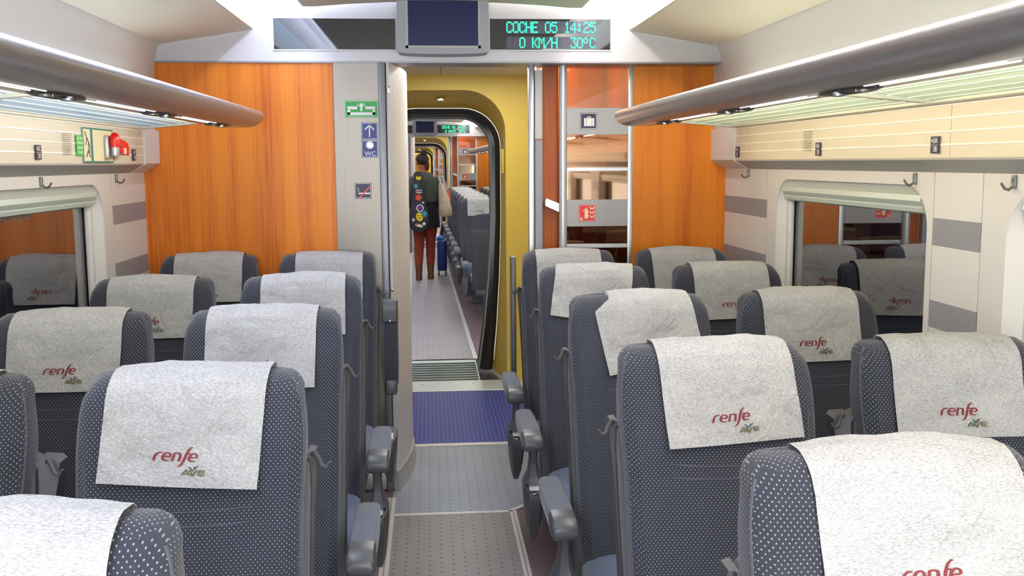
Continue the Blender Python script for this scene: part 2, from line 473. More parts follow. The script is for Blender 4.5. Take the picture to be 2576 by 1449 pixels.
def flat_shape(name, pts_list, m, parent, y, th=0.0006):
    # polygons in the XZ plane facing the viewer (-Y), thin printed layer
    mb = MB()
    for pts in pts_list: mb.prism(pts, 'y', y - th, y)
    return mb.build(name, m, parent, 0)
def rect(x0, x1, z0, z1): return [(x0, z0), (x1, z0), (x1, z1), (x0, z1)]

# ------------------------------------------------------------------ seats
ZT = 1.218
def f_y(z):      # front surface of the backrest
    t = max(0.0, (ZT - z) / 0.788)
    return -0.25 * t ** 1.12
def half_w(z):
    tab = [(0.38, 0.218), (0.7, 0.222), (0.95, 0.223), (1.03, 0.229), (1.09, 0.229), (1.14, 0.227), (1.175, 0.221), (1.20, 0.211), (1.213, 0.200), (1.218, 0.190)]
    for (a, wa), (b, wb) in zip(tab, tab[1:]):
        if z <= b: return wa + (wb - wa) * max(0, (z - a)) / (b - a)
    return tab[-1][1]
LEV = [(0.38, 0, .12), (0.5, 0, .13), (0.62, 0, .13), (0.74, 0, .125), (0.86, 0, .12), (0.94, 0, .115), (1.0, 0, .11), (1.05, 0, .105), (1.09, 0, .10), (1.12, 0, .095), (1.15, 0, .09), (1.175, .002, .085), (1.192, .007, .080), (1.204, .016, .070), (1.213, .028, .056), (1.218, .042, .034)]
def zdef(x, z):
    k = min(1.0, max(0.0, (z - 1.02) / 0.18))
    return z - 0.013 * k * k * (x / 0.2) ** 2
def bulge(x, z):
    w = half_w(z); u = min(1.0, abs(x) / w)
    return -0.012 * (1 - u ** 2) + (-0.006 * math.exp(-((u - 0.86) / 0.1) ** 2) if z < 1.1 else 0)
def back_ring(z, ins, t):
    w = half_w(z) ; f = f_y(z) + ins; b = f_y(z) + ins + t
    rc = min(0.028, t * 0.45)
    out = []
    nx = 12
    for i in range(nx + 1):
        x = -w + rc + (2 * w - 2 * rc) * i / nx
        out.append((x, f + bulge(x, z)))
    for k in range(1, 5):
        a = -math.pi / 2 + math.pi / 2 * k / 5
        out.append((w - rc + rc * math.cos(a), f + rc + rc * math.sin(a)))
    out.append((w, f + rc)); out.append((w, b - rc))
    for k in range(1, 5):
        a = math.pi / 2 * k / 5
        out.append((w - rc + rc * math.cos(a), b - rc + rc * math.sin(a)))
    for i in range(7):
        out.append((w - rc - (2 * w - 2 * rc) * i / 6, b))
    for k in range(1, 5):
        a = math.pi / 2 + math.pi / 2 * k / 5
        out.append((-w + rc + rc * math.cos(a), b - rc + rc * math.sin(a)))
    out.append((-w, b - rc)); out.append((-w, f + rc))
    for k in range(1, 5):
        a = math.pi + math.pi / 2 * k / 5
        out.append((-w + rc + rc * math.cos(a), f + rc + rc * math.sin(a)))
    wb = max(w, 0.224 if z < 1.2 else 0.224 - (z - 1.2) * .8)      # the rear edge keeps squarer corners
    k = [min(1.0, max(0.0, (y - f - .02) / (t * .5))) for x, y in out]
    return [(x * (1 + (wb / w - 1) * q), y, zdef(x, z)) for (x, y), q in zip(out, k)]
def backrest_mesh():
    mb = MB(); mb.loft([back_ring(*l) for l in LEV])
    return mb.mesh('backrest')
def piping_mesh(s):
    mb = MB(); p = []
    for z, ins, t in LEV[1:13]:
        w = half_w(z)
        p.append((s * (w - 0.004), f_y(z) + ins + 0.020, zdef(w, z)))
    return mb.tube(p, 0.0042, 6).mesh('piping')
def seam_mesh(z0, dz):
    mb = MB(); p = []
    for i in range(15):
        x = -0.125 + 0.25 * i / 14
        z = z0 + dz * (abs(x) / 0.125) ** 2
        p.append((x, f_y(z) + bulge(x, z) - 0.0002, z))
    return mb.tube(p, 0.0012, 4).mesh('seam')
# path over the top of the backrest for the headrest cloth
def cover_path():
    pts = [(f_y(z), z) for z in [1.218 - 0.30 + 0.014 * i for i in range(19)]]
    pts = [p for p in pts if p[1] < 1.172]
    for z, ins, t in LEV[11:]: pts.append((f_y(z) + ins, z))
    for z, ins, t in reversed(LEV[10:]): pts.append((f_y(z) + ins + t, z))
    for i in range(1, 16): z = 1.15 - 0.014 * i; pts.append((f_y(z) + 0.09 + 0.0010 * i, z))
    return [Vector(p) for p in pts]
CP = cover_path()
CS = [0.0]
for a, b in zip(CP, CP[1:]): CS.append(CS[-1] + (b - a).length)
S_TOP = CS[max(range(len(CP)), key=lambda i: (CP[i].y, -i))] - 0.02
def cover_point(u, s, off):
    S = min(max(S_TOP + s, CS[0]), CS[-1])
    for i in range(len(CS) - 1):
        if S <= CS[i + 1]: break
    t = (S - CS[i]) / (CS[i + 1] - CS[i])
    p = CP[i].lerp(CP[i + 1], t)
    a = CP[max(0, i - 1)].lerp(CP[i], t); b = CP[i + 1].lerp(CP[min(len(CP) - 1, i + 2)], t)
    d = (b - a).normalized()
    nrm = Vector((-d.y, d.x))      # outward
    front = max(0.0, min(1.0, (S_TOP + 0.01 - S) / 0.03))
    w = half_w(min(1.218, p.y))
    uu = max(-w * 0.985, min(w * 0.985, u))
    y = p.x + bulge(uu, p.y) * front + nrm.x * off
    z = zdef(uu, p.y) + nrm.y * off
    over = max(0.0, abs(u) - w * 0.93)
    return Vector((u, y + over * 0.25, z - over * 0.12))
FRONT_LEN, BACK_LEN, HALF = 0.232, 0.125, 0.158
def cover_map(rot, dx, seed, amp, fold=None):
    c, s_ = math.cos(rot), math.sin(rot)
    rnd = random.Random(int(seed * 10))
    cr = []
    for k in range(5 if amp > .004 else 2):      # sharp creases pressed into the cloth
        a = Vector((rnd.uniform(-.12, .12), rnd.uniform(-.10, .0))); d = rnd.uniform(-.9, .9) + (math.pi / 2 if rnd.random() < .3 else 0)
        b = a + Vector((math.cos(d), math.sin(d))) * rnd.uniform(.06, .16)
        cr.append((a, b, rnd.uniform(-.0022, .0022)))
    def f(u, s, extra=0.0):
        uu = dx + u * c - s * s_
        ss = u * s_ + s * c
        w = noise.noise(Vector((u * 9 + seed * 3.1, s * 11, seed))) * amp
        w += noise.noise(Vector((u * 26 + seed, s * 20, seed * 2.0))) * amp * 0.35
        w += noise.noise(Vector((u * 4 + seed * 5.3, s * 5 + seed, 3.0))) * amp * 1.1
        q = Vector((u, s))
        for a, b, h in cr:
            ab = b - a; t = max(0.0, min(1.0, (q - a).dot(ab) / ab.length_squared))
            dd = (q - a - ab * t).length
            w += h * math.exp(-(dd / .006) ** 2) * math.sin(math.pi * max(.02, min(.98, t))) ** .5 * min(1, amp / .004)
        w = max(w + amp * .95, .0012)
        w += max(0.0, (-s - 0.16)) * 0.06        # hangs slightly free at the hem
        return cover_point(uu, ss, 0.0035 + w + extra)
    return f
def cover_mesh(f, taper=0.0, cut=False):
    mb = MB(); nu, ns = (60, 100) if MOD == Matrix.Identity(4) else (16, 30)
    g = []
    for j in range(ns + 1):
        s = -FRONT_LEN + (FRONT_LEN + BACK_LEN) * j / ns
        row = []
        for i in range(nu + 1):
            u = -HALF + 2 * HALF * i / nu
            ss = s
            if cut and u < -HALF + .06: ss = min(s, -.020 + (u + HALF) / .06 * .035)      # corner turned under
            row.append(mb.bm.verts.new(f(u, ss)))
        g.append(row)
    for j in range(ns):
        for i in range(nu):
            mb.bm.faces.new((g[j][i], g[j][i + 1], g[j + 1][i + 1], g[j + 1][i]))
    bmesh.ops.remove_doubles(mb.bm, verts=mb.bm.verts[:], dist=1e-5)
    bmesh.ops.solidify(mb.bm, geom=mb.bm.faces[:], thickness=0.001)
    return mb.mesh('headrest_cover')
def arc(cx, cy, rx, ry, a0, a1, n=8):
    return [(cx + rx * math.cos(math.radians(a0 + (a1 - a0) * i / n)), cy + ry * math.sin(math.radians(a0 + (a1 - a0) * i / n))) for i in range(n + 1)]
def logo_red_mesh(f):
    mb = MB(); H = 0.0172; x0 = -0.052; global BOLD; BOLD = 1.22; y0 = -FRONT_LEN + 0.051
    def g(ox):
        return lambda x, y: f(x0 + (ox + x + 0.26 * y) * H, y0 + y * H, 0.0018)
    def e(ox):
        pts = [(0.14, 0.52), (0.96, 0.52)] + arc(0.52, 0.55, 0.44, 0.42, 5, 180, 10)[0:] + arc(0.56, 0.45, 0.46, 0.40, 180, 262, 5) + [(0.92, 0.05)]
        strips(mb, [(0.18, 0.50), (0.92, 0.50)], [0.11, 0.11], g(ox))
        p = [(0.92, 0.50)] + arc(0.52, 0.55, 0.42, 0.40, 10, 180, 10) + arc(0.56, 0.45, 0.46, 0.40, 184, 262, 5) + [(0.94, 0.05)]
        w = [0.2, 0.22, 0.2, 0.16, 0.13, 0.12, 0.13, 0.16, 0.2, 0.24, 0.26, 0.27, 0.27, 0.25, 0.22, 0.18, 0.14, 0.12, 0.1]
        strips(mb, p, (w + [0.1] * 20)[:len(p)], g(ox))
    # r
    strips(mb, [(0.08, 0), (0.08, 0.5), (0.16, 0.78), (0.36, 0.93), (0.6, 0.95), (0.82, 0.95)], [0.25, 0.25, 0.22, 0.15, 0.12, 0.1], g(0))
    e(0.92)
    # n
    strips(mb, [(0.08, 0), (0.08, 0.98)], [0.25, 0.22], g(2.16))
    strips(mb, [(0.1, 0.93), (0.5, 0.94), (0.78, 0.84), (0.86, 0.6), (0.86, 0)], [0.1, 0.13, 0.2, 0.25, 0.25], g(2.16))
    # f
    strips(mb, [(1.0, 1.66), (0.78, 1.62), (0.58, 1.38), (0.5, 1.0), (0.47, 0.4), (0.42, -0.1), (0.28, -0.44), (0.05, -0.62), (-0.06, -0.64)],
           [0.06, 0.14, 0.22, 0.25, 0.26, 0.25, 0.2, 0.12, 0.05], g(3.12))
    strips(mb, [(0.45, 0.94), (0.95, 0.94)], [0.12, 0.1], g(3.12))
    e(3.98)
    BOLD = 1.0; return mb.mesh('renfe_logo')
def logo_olive_mesh(f):
    mb = MB(); H = 0.0105; x0 = 0.0075; y0 = -FRONT_LEN + 0.0245
    g = lambda x, y: f(x0 + x * H, y0 + y * H, 0.0018)
    strips(mb, [(0.1, 0), (0.95, 1)], [0.3, 0.3], g); strips(mb, [(0.95, 1), (1.5, 0)], [0.3, 0.34], g)
    strips(mb, [(0.55, 0.22), (1.35, 0.22)], [0.18, 0.18], g)
    strips(mb, [(1.55, 1), (2.15, -0.15)], [0.34, 0.4], g); strips(mb, [(2.15, -0.15), (2.9, 1)], [0.4, 0.3], g)
    strips(mb, [(3.3, 0), (3.3, 1)], [0.3, 0.3], g)
    for yy in (0.1, 0.5, 0.9): strips(mb, [(3.3, yy), (4.45, yy)], [0.2, 0.2], g)
    return mb.mesh('ave_logo')
def logo_wing_mesh(f):
    mb = MB(); H = 0.0105; x0 = 0.0075; y0 = -FRONT_LEN + 0.0245
    g = lambda x, y: f(x0 + x * H, y0 + y * H, 0.002)
    strips(mb, [(1.2, 1.6), (1.7, 1.35), (2.1, 0.75)], [0.06, 0.3, 0.1], g)
    strips(mb, [(2.1, 0.75), (2.5, 1.4), (3.25, 1.85)], [0.1, 0.34, 0.06], g)
    return mb.mesh('bird_wings')

ME = {}
def seat_meshes():
    ME['backrest'] = backrest_mesh(); ME['piping', -1] = piping_mesh(-1); ME['piping', 1] = piping_mesh(1); ME['seam', 0] = seam_mesh(.952, .006); ME['seam', 1] = seam_mesh(.925, .005)
    # cushion
    rings = []
    for y, zb, zt, w in ((-0.17, .30, .42, .215), (-0.19, .29, .445, .222), (-0.3, .28, .448, .225), (-0.5, .29, .462, .225), (-0.62, .30, .468, .225), (-0.665, .31, .462, .223), (-0.69, .33, .445, .218), (-0.70, .36, .42, .21)):
        ring = []
        for k in range(28):
            a = 2 * math.pi * (k + 0.5) / 28
            cx, sy = math.cos(a), math.sin(a)
            sp = lambda v: math.copysign(abs(v) ** 0.42, v)
            ring.append((w * sp(cx), y, (zb + zt) / 2 + (zt - zb) / 2 * sp(sy) + (0.008 * (1 - (cx) ** 2) if sy > 0 else 0)))
        rings.append(ring)
    mb = MB(); mb.loft(rings); ME['cushion'] = mb.mesh('cushion')
    for s in (-1, 1):
        # back shell: a shallow tray behind the upholstery, seen as a strip at its side
        mb = MB(); rings = []
        for z, dw, e in ((0.30, .012, .0), (0.5, .014, 0), (0.8, .014, 0), (0.98, .012, 0), (1.02, .006, 0), (1.035, -.01, 0)):
            w = half_w(z) + dw
            f = f_y(z) + 0.055; b = f_y(z) + 0.152
            rings.append([(-w, f, z), (w, f, z), (w, b - .02, z), (w - .03, b, z), (-w + .03, b, z), (-w, b - .02, z)])
        mb.loft(rings); ME['shell'] = mb.mesh('back_shell')
        for kind, pw in (('w', 0.046), ('a', 0.020)):
            # bracket on the aisle-facing flank, with the coat hook
            mb = MB(); x0 = half_w(0.95) + 0.004
            rings = []
            for z, w in ((0.52, .008), (0.75, pw * .55), (0.9, pw * .75), (1.0, pw), (1.026, pw), (1.034, pw * .8)):
                y = f_y(z) + .07
                rings.append([(s * x0, y, z), (s * (x0 + w), y + .012, z), (s * (x0 + w), y + .06, z), (s * x0, y + .07, z)])
            mb.loft(rings); ME['bracket', s, kind] = mb.mesh('side_bracket')
            mb = MB(); y = f_y(1.02) + .085; xa = x0 + pw * .45
            mb.tube([(s * xa, y, 1.030), (s * (xa + .008), y - .008, 1.034), (s * (xa + .016), y - .018, 1.026), (s * (xa + .024), y - .026, 1.012), (s * (xa + .034), y - .030, 1.010), (s * (xa + .042), y - .032, 1.022)], [.006, .006, .005, .005, .004, .003], 8)
            ME['hook', s, kind] = mb.mesh('coat_hook')
        # armrest
        cx = s * 0.297; hw = 0.037
        mb = MB()
        rings = []
        for y, zt, zb, w in ((0.00, .622, .585, .028), (-.02, .632, .572, .034), (-.12, .634, .566, .037), (-.24, .632, .566, .037), (-.325, .629, .566, .037)):
            rings.append([(cx + w * a, y, z) for a, z in ((-1, zb + .01), (-1, zt - .012), (-.8, zt - .003), (-.4, zt), (.4, zt), (.8, zt - .003), (1, zt - .012), (1, zb + .01), (.8, zb), (-.8, zb))])
        mb.loft(rings); ME['pad', s] = mb.mesh('armrest_pad')
        mb = MB(); rings = []
        for y, zt, zb, w in ((-.325, .629, .560, .038), (-.37, .628, .560, .038), (-.40, .625, .562, .038), (-.418, .615, .568, .037), (-.426, .602, .578, .034)):
            rings.append([(cx + w * a, y, z) for a, z in ((-1, zb + .01), (-1, zt - .012), (-.85, zt - .003), (-.5, zt), (.5, zt), (.85, zt - .003), (1, zt - .012), (1, zb + .01), (.8, zb), (-.8, zb))])
        mb.loft(rings); ME['cap', s] = mb.mesh('armrest_cap')
        mb = MB(); rings = []
        for z, y, w, d in ((.575, -.345, .017, .030), (.52, -.345, .015, .026), (.47, -.335, .020, .03), (.45, -.33, .027, .045), (.432, -.335, .034, .062)):
            rings.append([(cx * .985 + w * a, y + d * b, z) for a, b in ((-1, -.6), (-.6, -1), (.6, -1), (1, -.6), (1, .6), (.6, 1), (-.6, 1), (-1, .6))])
        mb.loft(rings); ME['stem', s] = mb.mesh('armrest_post')
        mb = MB(); rings = []
        for z, y, w, d in ((.22, -.30, .016, .03), (.25, -.31, .024, .05), (.30, -.325, .03, .065), (.37, -.34, .036, .08), (.42, -.35, .038, .085), (.436, -.35, .034, .08)):
            rings.append([(cx * .985 + w * a, y + d * b, z - .03 * max(0, -b)) for a, b in ((-1, -.5), (-.6, -1), (.6, -1), (1, -.5), (1, .6), (.6, 1), (-.6, 1), (-1, .6))])
        mb.loft(rings); ME['console', s] = mb.mesh('side_console')
        # label plate and metal clip on the console's sloped top
        ox = cx * .985 - s * 0.0 
        T = Matrix.Translation((cx * .985, -.395, .424)) @ Matrix.Rotation(math.radians(20), 4, 'X')
        mb = MB(); mb.box(-.020, .020, -.024, .024, -.001, .002, 0.0008, 1, T); ME['clabel', s] = mb.mesh('control_label')
        mb = MB(); mb.box(-.014, .014, -.003, .003, .002, .0028, 0, 1, T @ Matrix.Translation((0, -.010, 0)));
        mb.box(-.014, .014, -.0014, .0014, .002, .0028, 0, 1, T @ Matrix.Translation((0, .006, 0))); ME['cprint', s] = mb.mesh('label_print')
        mb = MB(); mb.box(-.010, .016, -.008, .008, -.002, .008, 0.002, 1, T @ Matrix.Translation((0.004 * s, -.040, -.004))); ME['clip', s] = mb.mesh('metal_clip')
        # raised armrest (pad vertical)
        R = Matrix.Translation((0, -.06, .60)) @ Matrix.Rotation(math.radians(-86), 4, 'X') @ Matrix.Translation((0, .02, -.60))
        a = ME['pad', s].copy(); a.transform(R); ME['pad_up', s] = a
        a = ME['cap', s].copy(); a.transform(R); ME['cap_up', s] = a
        mb = MB(); mb.lathe([(0.0065, 0), (0.0065, -.002), (.004, -.003), (.001, -.003)], (cx, -.128, .905), 12, 'y'); ME['screw', s] = mb.mesh('screw')
        mb = MB(); mb.box(cx - .028, cx + .028, -.11, -.02, .545, .615, .012, 3); ME['pivot', s] = mb.mesh('armrest_pivot')
    mb = MB(); mb.box(-.20, .20, -.60, -.06, .24, .31, .015, 2); mb.box(-.09, .09, -.52, -.14, 0, .25, .02, 2)
    mb.box(-.14, .14, -.56, -.10, 0, .03, .008, 2)
    ME['base'] = mb.mesh('pedestal')
    mats = {'backrest': 'fabric', 'piping': 'piping', 'seam': 'piping', 'cushion': 'cushion', 'shell': 'shell', 'bracket': 'shell', 'hook': 'shell', 'pad': 'fabric_arm',
            'pad_up': 'fabric', 'cap': 'cap', 'cap_up': 'cap', 'stem': 'console', 'console': 'console', 'clabel': 'label', 'cprint': 'dark_print', 'clip': 'chrome', 'screw': 'chrome', 'pivot': 'cap', 'base': 'shell'}
    for k, me in ME.items():
        kk = k if isinstance(k, str) else k[0]
        if not me.materials: me.materials.append(M[mats[kk]])
        smooth(me, 40)
def part(name, me, parent, label=None):
    o = bpy.data.objects.new(name, me); COL.objects.link(o); o.parent = parent
    if label: o['label'] = label
    return o
def seat(x, y, side, aisle, label, group, rot=0.0, dx=0.0, seed=1.0, amp=0.0035, raised=False, rz=0.0, logo=True, cut=False, cover=True, down=0.0, wing=False):
    # side: +1 when the aisle is on the seat's +X flank
    t = empty('train_seat', (x, y, 0), rz)
    tag(t, label, 'seat', group)
    b = part('backrest', ME['backrest'], t); part('piping', ME['piping', -1], b); part('piping', ME['piping', 1], b); part('seam', ME['seam', 0], b); part('seam', ME['seam', 1], b)
    part('cushion', ME['cushion'], t)
    sh = part('back_shell', ME['shell'], t)
    k = 'a' if aisle else 'w'
    br = part('side_bracket', ME['bracket', side, k], t); part('coat_hook', ME['hook', side, k], br)
    part('pedestal', ME['base'], t)
    if wing: MB().box(side * .268 - .012, side * .268 + .012, .03, .13, .45, 1.185, .006).build('side_wing', M['cap'], t)
    if aisle:
        if raised:
            p = part('armrest', ME['pad_up', side], t, 'armrest folded up against the column')
            part('armrest_cap', ME['cap_up', side], p); part('screw', ME['screw', side], p); part('armrest_pivot', ME['pivot', side], p)
        else:
            p = part('armrest', ME['pad', side], t); part('armrest_cap', ME['cap', side], p); part('armrest_post', ME['stem', side], p)
        c = part('side_console', ME['console', side], t)
        cl = part('control_label', ME['clabel', side], c, 'silver label plate with dark marks')
        part('metal_clip', ME['clip', side], c)
    if cover:
        f = cover_map(rot, dx, seed, amp)
        f2 = (lambda u, s, e=0.0: f(u, s - down, e))
        cv = link('headrest_cover', cover_mesh(f2, cut=cut), M['cover'], t, 60)
        if logo:
            link('renfe_logo', logo_red_mesh(f2), M['logo_red'], cv, 0)
            link('ave_logo', logo_olive_mesh(f2), M['logo_olive'], cv, 0)
            link('bird_wings', logo_wing_mesh(f2), M['logo_navy'], cv, 0)
    return t
seat_meshes()
R_ = math.radians
GL, GR = 'seats in the left block', 'seats in the right block'
LA, LW, RA, RW = -0.494, -1.048, 0.668, 1.226
ordn = ['nearest', 'second', 'third', 'fourth', 'last']
# (x, y, side, aisle, rot, dx, seed, amp, extra)
front = [
    (LA - 0.045, 1.195, 1, True, -2, .0, 1.3, .0065, {}, 'lower left corner of the photo, only its cloth-topped headrest in view', 0),
    (LA, 2.082, 1, True, -3.8, -.002, 2.1, .0065, {}, '', 1), (LW, 2.082, 1, False, 0, 0, 2.9, .005, {}, '', 1),
    (LA, 2.982, 1, True, -1.0, .0, 3.3, .006, {}, '', 2), (LW, 2.985, 1, False, 0, .0, 4.4, .005, {}, '', 2),
    (LA, 3.872, 1, True, 0.5, .010, 5.7, .006, {}, '', 3), (LW, 3.872, 1, False, 0, .002, 6.2, .003, {}, '', 3),
    (LA, 4.86, 1, True, 0, .012, 7.9, .003, {'raised': True}, '', 4), (LW, 4.86, 1, False, 0, .004, 8.5, .005, {}, '', 4),
    (RA + 0.01, 1.378, -1, True, 2.0, .018, 9.1, .006, {}, '', 0),
    (RA - .008, 2.276, -1, True, 3.5, .014, 10.4, .0065, {}, '', 1), (RW + .004, 2.276, -1, False, -1.0, .0, 11.2, .005, {}, '', 1),
    (RA, 3.18, -1, True, 10, .0, 12.6, .007, {'cut': True, 'down': .008}, '', 2), (RW, 3.18, -1, False, 1, -.004, 13.3, .005, {}, '', 2),
    (RA, 4.083, -1, True, -9, .0, 14.8, .0065, {}, '', 3), (RW, 4.083, -1, False, 2, .004, 15.6, .005, {}, '', 3),
    (RA, 4.85, -1, True, 1, -.005, 16.7, .003, {'wing': True}, '', 4), (RW, 4.85, -1, False, 3, .0, 17.5, .004, {}, '', 4)]
LBL = {
    (0, 'L', 1): 'grey-blue train seat cut off by the lower left corner, only its headrest cloth showing',
    (1, 'L', 1): 'large grey-blue aisle seat at left front, cloth with dark red logo fully in view',
    (1, 'L', 0): 'grey-blue window seat at the left edge, beside the large front-left seat, with coat hook bracket',
    (2, 'L', 1): 'dotted slate aisle seat directly behind the large front-left seat',
    (2, 'L', 0): 'window seat at the left edge, its white cloth fully in view, below the dark window',
    (3, 'L', 1): 'fourth aisle seat of the left block, pale lavender cloth reaching below its right neighbour',
    (3, 'L', 0): 'fourth window seat of the left block, in front of the window gutter and striped pier',
    (4, 'L', 1): 'last aisle seat of the left block, its armrest folded up beside the column',
    (4, 'L', 0): 'last window seat of the left block, against the orange wood panel',
    (0, 'R', 1): 'train seat in the lower right corner, nearest on the right, with big cream cloth',
    (1, 'R', 1): 'large slate seat right of the aisle, logo cloth slightly tilted, behind the corner seat',
    (1, 'R', 0): 'second window seat at the right edge, straight cloth with logo, cut by the frame',
    (2, 'R', 1): 'right aisle seat with crooked white cloth slipped off its left corner',
    (2, 'R', 0): 'third window seat of the right block, straight cloth and logo in front of the window',
    (3, 'R', 1): 'right aisle seat with cloth twisted to the left, behind the crooked cloth one',
    (3, 'R', 0): 'fourth window seat of the right block, creased cloth top beside the window edge',
    (4, 'R', 1): 'last aisle seat of the right block, in front of the grab pole',
    (4, 'R', 0): 'last window seat of the right block, against the orange wood panel'}
for x, y, side, aisle, rot, dx, seed, amp, ex, _, row in front:
    key = (row, 'L' if side > 0 else 'R', 1 if aisle else 0)
    seat(x, y, side, aisle, LBL[key], GL if side > 0 else GR, R_(rot), dx, seed, amp, **ex)
# ------------------------------------------------------------------ saloon shell
def H(s, h): return XC + s * h
def rrect(y0, y1, z0, z1, r, n=8):
    out = []
    for cy, cz, a0 in ((y1 - r, z1 - r, 0), (y0 + r, z1 - r, 90), (y0 + r, z0 + r, 180), (y1 - r, z0 + r, 270)):
        for k in range(n + 1):
            a = math.radians(a0 + 90 * k / n)
            out.append((cy + r * math.cos(a), cz + r * math.sin(a)))
    return out
def rect_match(pts, y0, y1, z0, z1, n=8):
    out = []
    corners = [(y1, z1), (y0, z1), (y0, z0), (y1, z0)]
    m = n + 1
    for c in range(4):
        cy, cz = corners[c]
        for k in range(m):
            p = pts[c * m + k]
            if k == m // 2: out.append((cy, cz))
            elif (k < m // 2) == (c % 2 == 0): out.append((cy, min(max(p[1], z0), z1)))
            else: out.append((min(max(p[0], y0), y1), cz))
    return out
WIN = [0]
def window_bay(s, ya, yb, detail=True):
    # wall panel from seam ya to seam yb with a rounded window opening
    side = 'left' if s < 0 else 'right'
    X = H(s, 1.44); z0, z1 = 0.0, 1.61
    l1 = rrect(ya + 0.035, yb - 0.125, 0.80, 1.562, 0.14)
    l0 = rect_match(l1, ya + .003, yb - .003, z0, z1)
    l2 = rrect(ya + 0.072, yb - 0.165, 0.84, 1.530, 0.10)
    l3 = rrect(ya + 0.076, yb - 0.170, 0.845, 1.526, 0.095)
    mb = MB()
    def ring(l, dx): return [(X + s * dx, p[0], p[1]) for p in l]
    mb.loft([ring(l0, .02), ring(l0, 0), ring(l1, 0), ring(l1, 0.006), ring(l2, 0.034), ring(l3, 0.07)], caps=False)
    st('wall_' + side, mb, M['wall'], 30)
    WIN[0] += 1
    w = empty('window_%d' % WIN[0], (X, (ya + yb) / 2, 0.84)); tag(w, kind='structure')
    def local(mb): bmesh.ops.translate(mb.bm, verts=mb.bm.verts[:], vec=(-X, -(ya + yb) / 2, -0.84)); return mb
    y0, y1 = ya + .076, yb - .170
    mb = MB(); mb.prism([(p[0], p[1]) for p in l3], 'x', X + s * .062, X + s * .068); local(mb).build('window_pane', M['window'], w, 0)
    # rubber gasket between the reveal and the pane
    a = rrect(y0, y1, .845, 1.526, .095); b = rrect(y0 + .012, y1 - .012, .857, 1.514, .085)
    mb = MB(); mb.loft([[(X + s * .052, *p) for p in a], [(X + s * .048, *p) for p in b], [(X + s * .062, *p) for p in b]], caps=False)
    local(mb).build('window_gasket', M['rubber'], w)
    # blind box with horizontal mouldings across the top
    mb = MB()
    prof = [(.004, 1.512), (.010, 1.530), (.060, 1.530), (.060, 1.470), (.030, 1.470), (.016, 1.476), (.012, 1.490), (.016, 1.494), (.010, 1.500)]
    mb.prism([(X + s * a_, b_) for a_, b_ in prof], 'y', y0 + .02, y1 - .012); local(mb).build('blind_box', M['blind'], w)
    mb = MB()
    for yy, r in ((y1 - .018, .014), (y0 + .018, .014)):
        mb.tube([(X + s * .045, yy, .86), (X + s * .045, yy, 1.475)], r, 10)
    local(mb).build('blind_guide', M['wall'], w)
    return w
M['blind'] = mat('blind_box_grey_green', (190, 202, 192), 0.35)
def pier(s, ya, yb):
    side = 'left' if s < 0 else 'right'; X = H(s, 1.44)
    mb = MB(); mb.prism([(X, 0), (X, 1.61), (X + s * .02, 1.61), (X + s * .02, 0)], 'y', ya + .003, yb - .003)
    st('wall_' + side, mb, M['pier'], 0)
